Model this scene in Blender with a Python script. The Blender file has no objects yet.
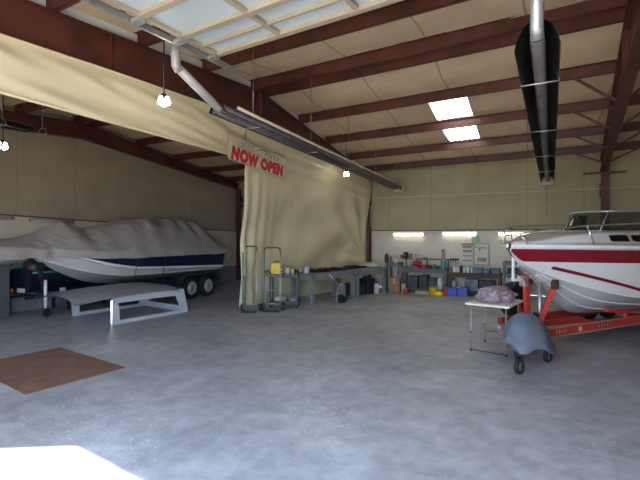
import bpy, bmesh, math, random
from mathutils import Vector, Matrix, noise
random.seed(7)
C = bpy.context.scene.collection
SC = bpy.context.scene
PI = math.pi
H = 1.9                       # eye height of the camera
CA, SA = .8944, .4472         # yaw of the camera

# ------------------------------------------------------------------ helpers
def ray(u, v):
    x = u - 320.0
    return Vector((-420*SA + x*CA, 420*CA + x*SA, 236.0 - v))
def PZ(u, v, z):
    d = ray(u, v); t = (z - H)/d.z
    return Vector((d.x*t, d.y*t, z))
def PX(u, v, X):
    d = ray(u, v); t = X/d.x
    return Vector((X, d.y*t, H + d.z*t))
def PY(u, v, Y):
    d = ray(u, v); t = Y/d.y
    return Vector((d.x*t, Y, H + d.z*t))

def mat(name, col, rough=.6, metal=0., var=.0, scale=6., bump=0., bscale=None, spec=.5, coat=0., trans=0., alpha=1., emit=None, estr=0.):
    m = bpy.data.materials.new(name); m.use_nodes = True
    nt = m.node_tree; b = nt.nodes['Principled BSDF']
    b.inputs['Base Color'].default_value = (*col, 1)
    b.inputs['Roughness'].default_value = rough
    b.inputs['Metallic'].default_value = metal
    b.inputs['Specular IOR Level'].default_value = spec
    b.inputs['Coat Weight'].default_value = coat
    b.inputs['Transmission Weight'].default_value = trans
    b.inputs['Alpha'].default_value = alpha
    if emit:
        b.inputs['Emission Color'].default_value = (*emit, 1)
        b.inputs['Emission Strength'].default_value = estr
    tc = nt.nodes.new('ShaderNodeTexCoord')
    n = nt.nodes.new('ShaderNodeTexNoise'); n.inputs['Scale'].default_value = scale
    n.inputs['Detail'].default_value = 5
    nt.links.new(tc.outputs['Object'], n.inputs['Vector'])
    if var > 0:
        r = nt.nodes.new('ShaderNodeValToRGB')
        r.color_ramp.elements[0].position = .3; r.color_ramp.elements[1].position = .7
        r.color_ramp.elements[0].color = (*[max(0, c*(1-var)) for c in col], 1)
        r.color_ramp.elements[1].color = (*[min(1, c*(1+var)) for c in col], 1)
        nt.links.new(n.outputs['Fac'], r.inputs['Fac'])
        nt.links.new(r.outputs['Color'], b.inputs['Base Color'])
    if bump > 0:
        bp = nt.nodes.new('ShaderNodeBump'); bp.inputs['Strength'].default_value = bump
        bp.inputs['Distance'].default_value = .02
        n2 = nt.nodes.new('ShaderNodeTexNoise'); n2.inputs['Scale'].default_value = bscale or scale*3
        nt.links.new(tc.outputs['Object'], n2.inputs['Vector'])
        nt.links.new(n2.outputs['Fac'], bp.inputs['Height'])
        nt.links.new(bp.outputs['Normal'], b.inputs['Normal'])
    return m

class MB:
    def __init__(s): s.bm = bmesh.new()
    def box(s, c, d, rz=0, rx=0, ry=0, bev=0.):
        r = bmesh.ops.create_cube(s.bm, size=1)
        M = Matrix.Translation(c) @ Matrix.Rotation(rz, 4, 'Z') @ Matrix.Rotation(ry, 4, 'Y') @ Matrix.Rotation(rx, 4, 'X') @ Matrix.Diagonal((*d, 1))
        bmesh.ops.transform(s.bm, matrix=M, verts=r['verts'])
        if bev > 0:
            es = list({e for v in r['verts'] for e in v.link_edges})
            bmesh.ops.bevel(s.bm, geom=es, offset=bev, segments=2, affect='EDGES', profile=.5)
        return s
    def bar(s, p, q, w, h=None, up=(0, 0, 1)):
        p, q = Vector(p), Vector(q); h = h or w
        d = (q-p); L = d.length; d.normalize(); up = Vector(up)
        x = d.cross(up)
        if x.length < 1e-4: x = d.cross(Vector((1, 0, 0)))
        x.normalize(); y = x.cross(d)
        vs = []
        for e in (p, q):
            for a, b in ((-1, -1), (1, -1), (1, 1), (-1, 1)):
                vs.append(s.bm.verts.new(e + x*a*w/2 + y*b*h/2))
        for f in ((0, 3, 2, 1), (4, 5, 6, 7), (0, 1, 5, 4), (1, 2, 6, 5), (2, 3, 7, 6), (3, 0, 4, 7)):
            s.bm.faces.new([vs[i] for i in f])
        return s
    def tube(s, pts, r, n=8, cap=True, closed=False):
        pts = [Vector(p) for p in pts]; rings = []; N = len(pts)
        prev = None
        for i, p in enumerate(pts):
            a = pts[i-1] if (i > 0 or closed) else p
            b = pts[(i+1) % N] if (i < N-1 or closed) else p
            t = (b-a).normalized()
            if prev is None:
                x = t.cross(Vector((0, 0, 1)))
                if x.length < 1e-3: x = t.cross(Vector((1, 0, 0)))
            else:
                x = prev - t*prev.dot(t)
                if x.length < 1e-4: x = t.cross(Vector((0, 1, 0)))
            x.normalize(); prev = x; y = t.cross(x)
            rr = r[i] if isinstance(r, (list, tuple)) else r
            rings.append([s.bm.verts.new(p + (x*math.cos(2*PI*k/n)+y*math.sin(2*PI*k/n))*rr) for k in range(n)])
        for i in range(N if closed else N-1):
            A, B = rings[i], rings[(i+1) % N]
            for k in range(n):
                f = s.bm.faces.new((A[k], A[(k+1) % n], B[(k+1) % n], B[k])); f.smooth = True
        if cap and not closed:
            s.bm.faces.new(rings[0][::-1]); s.bm.faces.new(rings[-1])
        return s
    def lathe(s, prof, c=(0, 0, 0), n=20, axis='Z', flat=False, caps=True):
        M = {'Z': Matrix.Identity(3), 'X': Matrix.Rotation(PI/2, 3, 'Y'), 'Y': Matrix.Rotation(-PI/2, 3, 'X')}[axis] if isinstance(axis, str) else Vector((0, 0, 1)).rotation_difference(Vector(axis)).to_matrix()
        c = Vector(c); rings = []
        for r, z in prof:
            if r < 1e-5: rings.append([s.bm.verts.new(c + M @ Vector((0, 0, z)))])
            else: rings.append([s.bm.verts.new(c + M @ Vector((r*math.cos(2*PI*k/n), r*math.sin(2*PI*k/n), z))) for k in range(n)])
        for A, B in zip(rings, rings[1:]):
            for k in range(n):
                a = A if len(A) == 1 else None
                vs = ([A[0]] if len(A) == 1 else [A[k], A[(k+1) % n]]) + ([B[0]] if len(B) == 1 else [B[(k+1) % n], B[k]])
                if len(vs) > 2:
                    f = s.bm.faces.new(vs); f.smooth = not flat
        if caps and len(rings[0]) > 1: s.bm.faces.new(rings[0][::-1])
        if caps and len(rings[-1]) > 1: s.bm.faces.new(rings[-1])
        return s
    def grid(s, fn, nu, nv, closeu=False, smooth=True, thick=0.):
        V = [[s.bm.verts.new(fn(i/nu, j/nv)) for j in range(nv+1)] for i in range(nu+1)]
        fs = []
        for i in range(nu):
            for j in range(nv):
                f = s.bm.faces.new((V[i][j], V[i+1][j], V[i+1][j+1], V[i][j+1])); f.smooth = smooth; fs.append(f)
        if thick:
            bmesh.ops.solidify(s.bm, geom=fs, thickness=thick)
        return s
    def poly(s, pts, ext):
        vs = [s.bm.verts.new(Vector(p)) for p in pts]; ext = Vector(ext)
        ws = [s.bm.verts.new(v.co + ext) for v in vs]; n = len(vs)
        s.bm.faces.new(vs[::-1]); s.bm.faces.new(ws)
        for i in range(n): s.bm.faces.new((vs[i], vs[(i+1) % n], ws[(i+1) % n], ws[i]))
        return s
    def build(s, name, m, parent=None, smooth=False, recalc=True):
        if recalc: bmesh.ops.recalc_face_normals(s.bm, faces=s.bm.faces)
        me = bpy.data.meshes.new(name); s.bm.to_mesh(me); s.bm.free()
        me.materials.append(m)
        if smooth:
            for p in me.polygons: p.use_smooth = True
        o = bpy.data.objects.new(name, me); C.objects.link(o)
        if parent: o.parent = parent
        return o

def tag(o, label, cat, group=None, kind=None):
    o['label'] = label; o['category'] = cat
    if group: o['group'] = group
    if kind: o['kind'] = kind
    return o
def thing(name, label, cat, loc=(0, 0, 0), rz=0, group=None):
    o = bpy.data.objects.new(name, None); o.empty_display_size = .1
    C.objects.link(o); o.location = loc; o.rotation_euler = (0, 0, rz)
    return tag(o, label, cat, group)
def struct(o, label=None):
    o['kind'] = 'structure'
    if label: o['label'] = label
    return o
def copy_tree(o, parent=None):
    c = o.copy(); C.objects.link(c)
    if parent: c.parent = parent
    for ch in [x for x in bpy.data.objects if x.parent == o]: copy_tree(ch, c)
    return c
def nz(x, y=0., z=0.): return noise.noise(Vector((x, y, z)))
def lerp(a, b, t): return a + (b-a)*t
def interp(tab, x):
    if x <= tab[0][0]: return tab[0][1]
    for (a, p), (b, q) in zip(tab, tab[1:]):
        if x <= b:
            t = (x-a)/(b-a)
            return p + (q-p)*t
    return tab[-1][1]
def sinterp(tab, x):
    """smooth (catmull) table"""
    n = len(tab)
    if x <= tab[0][0]: return tab[0][1]
    if x >= tab[-1][0]: return tab[-1][1]
    for i in range(n-1):
        a, p = tab[i]; b, q = tab[i+1]
        if x <= b:
            t = (x-a)/(b-a)
            m0 = (q-tab[i-1][1])/(b-tab[i-1][0]) if i > 0 else (q-p)/(b-a)
            m1 = (tab[i+2][1]-p)/(tab[i+2][0]-a) if i < n-2 else (q-p)/(b-a)
            h = b-a
            return (2*t**3-3*t*t+1)*p+(t**3-2*t*t+t)*h*m0+(-2*t**3+3*t*t)*q+(t**3-t*t)*h*m1

# ------------------------------------------------------------------ materials
M = {}
M['steel_red'] = mat('red oxide steel', (.088, .024, .017), .5, 0, .35, 2.5, .1)
M['concrete_out'] = mat('outside concrete', (.58, .48, .36), .9, 0, .1, 2)
M['stem'] = mat('concrete curb', (.20, .205, .215), .8, 0, .15, 3)
M['liner'] = mat('white liner panel', (.60, .545, .43), .55, 0, .06, 3)
M['curtain'] = mat('cream vinyl', (.65, .56, .355), .30, 0, .05, 1.5, .12, 5, spec=.45)
M['banner'] = mat('banner vinyl', (.78, .73, .56), .6, 0, .05, 4)
M['red_ink'] = mat('red ink', (.50, .015, .02), .6)
M['grey_ink'] = mat('grey ink', (.22, .21, .2), .6)
M['white_paint'] = mat('white paint', (.78, .77, .73), .45, 0, .04, 5)
M['door_panel'] = mat('door panel', (.43, .50, .53), .42, 0, .03, 2)
M['door_rail'] = mat('door rail', (.33, .28, .205), .5, 0, .05, 4)
M['galv'] = mat('galvanised steel', (.42, .42, .41), .4, .7, .15, 12)
M['dark_metal'] = mat('dark metal', (.035, .033, .034), .4, .5, .2, 8)
M['reflector'] = mat('heater reflector', (.022, .020, .022), .3, .6, .3, 10)
M['tube_metal'] = mat('heater tube', (.10, .085, .09), .5, .5, .3, 6)
M['duct'] = mat('white duct', (.34, .325, .30), .4, .2, .1, 6)
M['chrome'] = mat('chrome', (.75, .75, .76), .16, 1, .05, 4)
M['alu'] = mat('aluminium', (.55, .55, .55), .35, .8, .1, 8)
M['tan_paint'] = mat('tan enamel', (.50, .42, .29), .5, 0, .08, 6)
M['lamp'] = mat('lit tube', (.9, .9, .85), .4, emit=(1, .97, .86), estr=3.6)
M['bulb'] = mat('lit bulb', (.9, .9, .85), .4, emit=(1, .95, .82), estr=11)
M['skylight'] = mat('translucent roof panel', (.85, .85, .8), .5, emit=(1, .97, .88), estr=2.6)
M['tube_off'] = mat('unlit tube', (.42, .40, .36), .4)
M['gelcoat'] = mat('white gelcoat', (.74, .71, .67), .22, 0, .02, 2, coat=.3)
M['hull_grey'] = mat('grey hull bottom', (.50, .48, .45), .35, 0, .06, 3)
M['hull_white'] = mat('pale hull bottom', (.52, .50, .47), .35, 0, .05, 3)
M['boat_red'] = mat('boat red', (.215, .010, .020), .22, 0, .05, 3, coat=.4)
M['navy'] = mat('navy gelcoat', (.010, .014, .045), .25, 0, .05, 3, coat=.3)
M['black_navy'] = mat('dark navy shell', (.006, .008, .018), .3, 0, .1, 4)
M['table_grey'] = mat('table grey paint', (.21, .22, .22), .5, .1, .12, 6)
M['trailer_navy'] = mat('navy trailer paint', (.012, .020, .07), .35, 0, .1, 4)
M['trailer_red'] = mat('red trailer paint', (.52, .050, .035), .42, 0, .14, 5)
M['rubber'] = mat('rubber', (.014, .014, .015), .75, 0, .2, 12)
M['glass'] = mat('tinted glass', (.03, .035, .03), .08, 0, alpha=.72)
M['black'] = mat('black plastic', (.015, .015, .017), .45, 0, .2, 9)
M['rim'] = mat('wheel rim', (.55, .55, .56), .35, .3, .05, 6)
M['canvas'] = mat('boat cover canvas', (.36, .325, .295), .85, 0, .12, 3, .35, 14)
M['canvas_blue'] = mat('blue grey cover', (.115, .135, .17), .55, 0, .12, 4, .3, 10)
M['primer'] = mat('grey primer fiberglass', (.46, .475, .50), .5, 0, .10, 3, .08)
M['rust'] = mat('rust brown mat', (.19, .098, .068), .75, 0, .22, 3.5, .2, 20)
M['table_white'] = mat('white table laminate', (.75, .72, .64), .5, 0, .03, 5)
M['bench_grey'] = mat('grey bench paint', (.13, .138, .14), .5, .1, .15, 6)
M['bench_green'] = mat('green grey paint', (.085, .105, .10), .55, .1, .2, 6)
M['wood'] = mat('worn wood', (.09, .042, .026), .7, 0, .3, 5, .15)
M['wood_pale'] = mat('pale board', (.35, .29, .2), .7, 0, .15, 5)
M['carton'] = mat('cardboard', (.27, .15, .08), .8, 0, .12, 6)
M['yellow'] = mat('yellow plastic', (.72, .50, .02), .45, 0, .08, 6)
M['teal'] = mat('teal paint', (.02, .22, .23), .45, 0, .15, 6)
M['teal_dull'] = mat('dull teal', (.045, .13, .16), .5, 0, .2, 6)
M['blue'] = mat('blue plastic', (.02, .045, .33), .4, 0, .12, 6)
M['redplastic'] = mat('red plastic', (.33, .025, .03), .45, 0, .12, 6)
M['white_plastic'] = mat('white plastic', (.50, .50, .48), .4, 0, .05, 6)
M['cream_cloth'] = mat('cream cloth', (.42, .40, .33), .8, 0, .1, 6, .3, 20)
M['dark_sheet'] = mat('dark rubber sheet', (.035, .024, .022), .6, 0, .3, 6)
M['grime'] = mat('grimy dark goods', (.028, .028, .031), .6, .1, .3, 8)
M['paper'] = mat('paper', (.62, .60, .50), .7, 0, .04, 6)
M['paper_green'] = mat('green print', (.20, .30, .14), .7, 0, .2, 12)
M['clock_green'] = mat('pale green dial', (.30, .42, .30), .5)
M['orange_lens'] = mat('orange lens', (.75, .14, .03), .25)
M['green_paint'] = mat('green enamel', (.05, .20, .14), .5, 0, .2, 6)
M['purple_cloth'] = mat('mauve cloth in clear plastic', (.27, .20, .23), .35, 0, .4, 7, .5, 14, coat=.3)

# floor concrete: mottled, worn, slightly shiny
def floor_material():
    m = bpy.data.materials.new('sealed concrete'); m.use_nodes = True
    nt = m.node_tree; b = nt.nodes['Principled BSDF']; L = nt.links.new
    tc = nt.nodes.new('ShaderNodeTexCoord')
    def nse(sc, det=6, dist=0, rough=.6):
        n = nt.nodes.new('ShaderNodeTexNoise'); n.inputs['Scale'].default_value = sc
        n.inputs['Detail'].default_value = det; n.inputs['Distortion'].default_value = dist
        n.inputs['Roughness'].default_value = rough
        L(tc.outputs['Object'], n.inputs['Vector']); return n
    def ramp(src, p0, c0, p1, c1):
        r = nt.nodes.new('ShaderNodeValToRGB'); e = r.color_ramp.elements
        e[0].position = p0; e[0].color = (*c0, 1); e[1].position = p1; e[1].color = (*c1, 1)
        L(src, r.inputs['Fac']); return r
    base = ramp(nse(.7, 10, .3, .62).outputs['Fac'], .35, (.265, .276, .30), .65, (.42, .436, .465))
    mid = ramp(nse(4.2, 12, .2, .7).outputs['Fac'], .38, (.82, .82, .82), .62, (1.14, 1.14, 1.14))
    mx = nt.nodes.new('ShaderNodeMix'); mx.data_type = 'RGBA'; mx.blend_type = 'MULTIPLY'; mx.inputs[0].default_value = 1
    L(base.outputs['Color'], mx.inputs[6]); L(mid.outputs['Color'], mx.inputs[7])
    spot = ramp(nse(24, 4, .3).outputs['Fac'], .60, (0, 0, 0), .68, (1, 1, 1))
    patch = ramp(nse(.6, 3).outputs['Fac'], .46, (0, 0, 0), .60, (.7, .7, .7))
    mul = nt.nodes.new('ShaderNodeMath'); mul.operation = 'MULTIPLY'
    L(spot.outputs['Color'], mul.inputs[0]); L(patch.outputs['Color'], mul.inputs[1])
    mx2 = nt.nodes.new('ShaderNodeMix'); mx2.data_type = 'RGBA'
    L(mul.outputs[0], mx2.inputs[0]); L(mx.outputs[2], mx2.inputs[6]); mx2.inputs[7].default_value = (.80, .81, .82, 1)
    L(mx2.outputs[2], b.inputs['Base Color'])
    rr = ramp(nse(2.2, 6).outputs['Fac'], .35, (.40, .40, .40), .7, (.46, .46, .46))
    L(rr.outputs['Color'], b.inputs['Roughness'])
    bp = nt.nodes.new('ShaderNodeBump'); bp.inputs['Strength'].default_value = .06; bp.inputs['Distance'].default_value = .01
    L(nse(9, 6).outputs['Fac'], bp.inputs['Height']); L(bp.outputs['Normal'], b.inputs['Normal'])
    return m
M['floor'] = floor_material()

# draped insulation: faced glass wool with seams along one object axis
def insulation(name, col, axis, step, var=.12, seam=.55):
    m = bpy.data.materials.new(name); m.use_nodes = True
    nt = m.node_tree; b = nt.nodes['Principled BSDF']; L = nt.links.new
    tc = nt.nodes.new('ShaderNodeTexCoord')
    n = nt.nodes.new('ShaderNodeTexNoise'); n.inputs['Scale'].default_value = 1.3; n.inputs['Detail'].default_value = 6
    L(tc.outputs['Object'], n.inputs['Vector'])
    r = nt.nodes.new('ShaderNodeValToRGB'); e = r.color_ramp.elements
    e[0].position = .3; e[0].color = (*[c*(1-var) for c in col], 1); e[1].position = .7; e[1].color = (*[c*(1+var) for c in col], 1)
    L(n.outputs['Fac'], r.inputs['Fac'])
    sp = nt.nodes.new('ShaderNodeSeparateXYZ'); L(tc.outputs['Object'], sp.inputs[0])
    ad = nt.nodes.new('ShaderNodeMath'); ad.operation = 'MULTIPLY_ADD'; ad.inputs[1].default_value = .12
    L(n.outputs['Fac'], ad.inputs[0]); L(sp.outputs[axis], ad.inputs[2])
    md = nt.nodes.new('ShaderNodeMath'); md.operation = 'PINGPONG'; md.inputs[1].default_value = step/2
    L(ad.outputs[0], md.inputs[0])
    lt = nt.nodes.new('ShaderNodeMath'); lt.operation = 'LESS_THAN'; lt.inputs[1].default_value = .018
    L(md.outputs[0], lt.inputs[0])
    mx = nt.nodes.new('ShaderNodeMix'); mx.data_type = 'RGBA'
    L(lt.outputs[0], mx.inputs[0]); L(r.outputs['Color'], mx.inputs[6])
    mx.inputs[7].default_value = (*[c*seam for c in col], 1)
    L(mx.outputs[2], b.inputs['Base Color']); b.inputs['Roughness'].default_value = .6
    bp = nt.nodes.new('ShaderNodeBump'); bp.inputs['Strength'].default_value = .35; bp.inputs['Distance'].default_value = .05
    n3 = nt.nodes.new('ShaderNodeTexNoise'); n3.inputs['Scale'].default_value = 3
    L(tc.outputs['Object'], n3.inputs['Vector']); L(n3.outputs['Fac'], bp.inputs['Height']); L(bp.outputs['Normal'], b.inputs['Normal'])
    return m
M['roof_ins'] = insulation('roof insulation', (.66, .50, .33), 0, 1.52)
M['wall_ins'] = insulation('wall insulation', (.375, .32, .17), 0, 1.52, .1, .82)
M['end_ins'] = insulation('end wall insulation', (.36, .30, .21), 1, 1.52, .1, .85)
M['facing'] = mat('white insulation facing', (.62, .68, .72), .6, 0, .04, 4)

# ------------------------------------------------------------------ the building
XL, XR, YF, YB = -11.6, 8.5, -.3, 15.0
YR = 7.72
MX = -5.37
SKEW = .07
def ztop(y, x=MX):
    y = y + SKEW*max(0, x-MX)
    return 5.09 - (.083*(YR-y) if y < YR else .135*(y-YR))
struct(MB().box(((XL+XR)/2, (YF+YB)/2, -.1), (XR-XL, YB-YF, .2)).build('floor', M['floor']), 'worn grey concrete shop floor')
struct(MB().box((-1, -15.35, -.12), (60, 30, .2)).build('ground', M['concrete_out']))

# skylight cells in the ceiling: between purlins, back slope
PURLINS = [.45, 1.8, 3.2, 4.56, 5.99, 7.49, 7.95, 9.57, 11.2, 12.8, 14.25, 15.6]
cells = [(-2.10, -1.24, 9.68, 11.08), (-2.06, -1.24, 11.31, 12.68)]
# ceiling as one mesh with the two skylight holes (eta runs across the purlins)
mb = MB()
ETA1 = YB + .07*(XR-MX) + .1
def add_roof(x0, x1, y0, y1):
    nx = max(1, int((x1-x0)/.3)); ny = max(1, int((y1-y0)/.2))
    def f(a, b):
        x = lerp(x0, x1, a); e = lerp(y0, y1, b)
        below = max([p for p in PURLINS if p <= e], default=YF); above = min([p for p in PURLINS if p > e], default=ETA1)
        t = (e-below)/max(.01, above-below)
        g = math.sin(PI*t)**.8 if 0 < t < 1 else 0
        y = e - SKEW*max(0, x-MX)
        return Vector((x, y, ztop(e)+.215 - g*(.05+.03*nz(x*.9, e*.7))))
    mb.grid(f, nx, ny)
cx0, cx1 = -2.10, -1.24
add_roof(XL, cx0, YF, ETA1); add_roof(cx1, XR, YF, ETA1)
add_roof(cx0, cx1, YF, cells[0][2]); add_roof(cx0, cx1, cells[0][3], cells[1][2]); add_roof(cx0, cx1, cells[1][3], ETA1)
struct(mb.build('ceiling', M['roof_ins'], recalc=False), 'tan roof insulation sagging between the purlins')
# metal roof sheets above the insulation keep the sky out; open over the skylights
mb = MB()
def sheet(x0, x1, y0, y1):
    s0, s1 = SKEW*max(0, x0-MX), SKEW*max(0, x1-MX)
    mb.poly([(x0, y0-s0, ztop(y0)+.27), (x1, y0-s1, ztop(y0)+.27), (x1, y1-s1, ztop(y1)+.27), (x0, y1-s0, ztop(y1)+.27)], (0, 0, .03))
for x0, x1 in ((XL-.2, MX), (MX, cx0), (cx1, XR+.2)):
    sheet(x0, x1, YF-.3, YR); sheet(x0, x1, YR, ETA1)
sheet(cx0, cx1, YF-.3, YR); sheet(cx0, cx1, YR, cells[0][2]); sheet(cx0, cx1, cells[0][3], cells[1][2]); sheet(cx0, cx1, cells[1][3], ETA1)
struct(mb.build('roof', M['galv']))
for i, (x0, x1, y0, y1) in enumerate(cells):
    m_ = MB()
    def f(a, b, x0=x0, x1=x1, y0=y0, y1=y1):
        x = lerp(x0, x1, a); e = lerp(y0, y1, b)
        return Vector((x, e - SKEW*(x-MX), ztop(e)+.20 + .012*math.cos(a*2*PI*6)))
    m_.grid(f, 48, 4)
    o = struct(m_.build('window_%d' % (i+1), M['skylight']), 'bright translucent skylight panel between purlins')

for y in PURLINS[:-1]:
    for xa, xb in ((XL, MX), (MX, XR)):
        zt = ztop(y); ya, yb = y, y - SKEW*max(0, xb-MX)
        o = MB()
        o.bar((xa, ya, zt+.10), (xb, yb, zt+.10), .012, .20).bar((xa, ya+.03, zt+.006), (xb, yb+.03, zt+.006), .07, .012).bar((xa, ya-.03, zt+.194), (xb, yb-.03, zt+.194), .07, .012)
        struct(o.build('purlin', M['steel_red']))

def frame_rafter(name, xs, zb, depth_w=.16, yl=(YF, YB-.25)):
    """tapered I-section: web and two flanges; xs(y) gives the line in plan"""
    mb = MB(); N = 30
    ys = [lerp(yl[0], yl[1], i/N) for i in range(N+1)] + [YR]; ys.sort()
    for a, b in zip(ys, ys[1:]):
        if b-a < 1e-4: continue
        xa, xb = xs(a), xs(b); za, zbm = ztop(a, xa)-.005, ztop(b, xb)-.005; wa, wb = interp(zb, a), interp(zb, b)
        mb.poly([(xa-.006, a, wa), (xb-.006, b, wb), (xb-.006, b, zbm), (xa-.006, a, za)], (.012, 0, 0))
        for zA, zB in ((za-.012, zbm-.012), (wa, wb)):
            mb.poly([(xa-depth_w/2, a, zA), (xb-depth_w/2, b, zB), (xb+depth_w/2, b, zB), (xa+depth_w/2, a, zA)], (0, 0, .012))
    for yy in (YR,):
        x = xs(yy); mb.box((x, yy, (ztop(yy, x)+interp(zb, yy))/2), (depth_w, .03, ztop(yy, x)-interp(zb, yy)-.02))
    for yy in (4.0, 10.6):
        x = xs(yy); mb.box((x, yy, (ztop(yy, x)+interp(zb, yy))/2), (depth_w*.9, .012, ztop(yy, x)-interp(zb, yy)-.02))
    return struct(mb.build(name, M['steel_red']))
ZB = [(-.3, 3.98), (2.6, 4.09), (4.0, 4.17), (7.7, 4.33), (11.4, 4.17), (15, 3.80)]
frame_rafter('rafter', lambda y: MX, ZB)
XRc, = (1.95,)
def xr(y): return 1.95 - .083*(15-y)
frame_rafter('rafter', xr, [(-.3, 4.0), (7.7, 4.36), (15, 3.75)], .2)
frame_rafter('rafter', lambda y: XL+.25, [(-.3, 4.05), (7.7, 4.66), (14.5, 3.95), (15, 3.9)], .2)
# white insulation facing turned down between the purlins on top of the rafter
mb = MB()
edges = [YF+.1] + PURLINS[:-1] + [YB-.05]
for a, b in zip(edges, edges[1:]):
    if b-a < .6: continue
    mb.poly([(MX-.03, a+.05, ztop(a+.05)+.005), (MX-.03, b-.05, ztop(b-.05)+.005), (MX-.03, b-.05, ztop(b-.05)+.165), (MX-.03, a+.05, ztop(a+.05)+.165)], (.01, 0, 0))
struct(mb.build('trim_1', M['facing']), 'pale blue insulation facing strip beside the rafter')
def column(x, y, w, d, z):
    mb = MB()
    mb.box((x, y, z/2), (.012, d, z)).box((x, y-d/2, z/2), (w, .014, z)).box((x, y+d/2, z/2), (w, .014, z)).box((x, y, .01), (w+.08, d+.08, .02))
    return struct(mb.build('column', M['steel_red']))
column(MX, 14.82, .10, .25, 3.95)
column(1.95, 14.8, .2, .3, 3.9)
column(XL+.28, 14.82, .2, .25, 3.95)
for x in (MX, xr(-.1), ):
    column(x, -.12, .16, .22, 4.3)
# braces from the right rafter to purlins
for e in (9.57, 11.2, 12.8, 14.25):
    yy = e
    for _ in range(8): yy = e - SKEW*(xr(yy)-MX)
    x = xr(yy); z = interp([(-.3, 4.0), (7.7, 4.36), (15, 3.75)], yy)
    for sgn in (-1, 1):
        xe = x+sgn*.75
        struct(MB().bar((x+sgn*.06, yy, z+.06), (xe, e-SKEW*(xe-MX), ztop(e)+.03), .045).build('brace', M['steel_red']))
struct(MB().box((1.93, 14.6, 3.74), (1.05, .06, .06)).build('brace', M['steel_red']))

# walls
ZI = 2.11
def wall(name, m, x0, y0, x1, y1, z0, z1, t=.06):
    p, q = Vector((x0, y0, 0)), Vector((x1, y1, 0)); d = (q-p).normalized(); n = Vector((-d.y, d.x, 0))*t
    return struct(MB().poly([(x0, y0, z0), (x1, y1, z0), (x1, y1, z1), (x0, y0, z1)], n).build(name, m))
wall('wall_back', M['liner'], XL, YB+.02, XR, YB+.02, 0, 2.6)
# insulation blanket on the upper back wall, sagging a little between girts
mb = MB()
def f(a, b):
    x = lerp(XL, XR, a); z = lerp(ZI, 4.4, b)
    return Vector((x, YB - .03 - .05*abs(math.sin(PI*(z-ZI)/1.2))**.7 - .02*nz(x*1.3, z*1.5), z))
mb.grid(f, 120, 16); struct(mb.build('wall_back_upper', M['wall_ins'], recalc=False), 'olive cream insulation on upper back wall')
struct(MB().box(((XL+XR)/2, YB-.05, ZI-.012), (XR-XL, .08, .03)).build('trim_2', M['wood']), 'dark edge strip under the wall insulation')
struct(MB().box(((XL+XR)/2, YB-.075, 3.31), (XR-XL, .05, .035)).build('trim_3', M['tan_paint']), 'horizontal girt across the back wall')
wall('wall_left', M['liner'], XL, YF, XL, YB, 0, 3.0)
mb = MB()
def f(a, b):
    y = lerp(YF, YB, a); zl = 2.62-.035*y + .005
    top = ztop(y)+.2
    z = lerp(zl, top, b)
    return Vector((XL+.05 + .04*abs(math.sin(PI*(z-zl)/1.2))**.7 + .015*nz(y*1.3, z*1.5, 4), y, z))
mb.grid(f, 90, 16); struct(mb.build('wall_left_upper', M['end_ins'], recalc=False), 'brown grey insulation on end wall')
mb = MB().bar((XL+.08, YF, 2.62+.01), (XL+.08, YB, 2.62-.035*15), .05, .03); struct(mb.build('trim_4', M['wood']))
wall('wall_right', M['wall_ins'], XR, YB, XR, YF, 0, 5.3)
struct(MB().box((XL+.04, (YF+YB)/2, .30), (.08, YB-YF, .60)).build('baseboard_left', M['stem']), 'grey concrete curb along the end wall')
# unseen front wall: overhead door opening, plus a left gap shaped for the sun patch
def fw(x0, x1, z0, z1, z0b=None):
    z0b = z0 if z0b is None else z0b
    return [(x0, YF, z0), (x1, YF, z0b), (x1, YF, z1), (x0, YF, z1)]
mb = MB()
SUN_GAP = (-8.30, -6.75); D1 = (-3.75, .75); HD = 3.6  # left gap kept narrow and low so its bay stays dim
for x0, x1, z0, zb in ((XL, SUN_GAP[0], 0, 0), (SUN_GAP[0], SUN_GAP[1], 2.67, 2.53), (SUN_GAP[1], D1[0], 0, 0), (D1[0], D1[1], 4.1, 4.1), (D1[1], XR, 0, 0)):
    mb.poly(fw(x0, x1, z0, 4.7, zb), (0, -.08, 0))
struct(mb.build('wall_front', M['liner']))

# overhead door, rolled up under the roof
d = struct(MB().build('door_1', M['door_panel']), 'white sectional overhead door rolled up under the roof')
DX0, DX1, DZ = -3.72, .50, 4.30
ribs = [4.47, 3.9, 3.34, 2.78, 2.22, 1.66, 1.10, .54]
for a, b in zip(ribs, ribs[1:]):
    MB().box(((DX0+DX1)/2, (a+b)/2, DZ+.03), (DX1-DX0, a-b-.012, .03)).build('panel', M['door_panel'], d)
for y in ribs:
    MB().box(((DX0+DX1)/2, y, DZ-.01), (DX1-DX0, .075, .05)).build('rail', M['door_rail'], d)
MB().box(((DX0+DX1)/2, 4.2, DZ-.005), (DX1-DX0, .035, .04)).build('rail', M['door_rail'], d)
for k in range(5):
    x = lerp(DX0+.05, DX1-.05, k/4)
    MB().box((x, (ribs[0]+ribs[-1])/2, DZ-.006), (.06, ribs[0]-ribs[-1], .045)).build('stile', M['door_rail'], d)
t1 = MB()
t1.bar((DX0-.09, .0, DZ-.03), (DX0-.09, 4.95, DZ-.03), .03, .075).bar((DX0-.13, .0, DZ-.0), (DX0-.13, 4.95, DZ-.0), .05, .012)
t1.bar((DX0-.10, 4.93, DZ-.02), (DX0-.10, 5.5, DZ+.04), .012, .02)
t1.build('track', M['galv'], d)
for y in (.6, 1.9, 3.25, 4.55):
    m_ = MB().bar((DX0-.13, y, DZ), (DX0-.13, y, ztop(y)+.02), .045, .03); m_.build('hanger', M['galv'], d)
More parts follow.
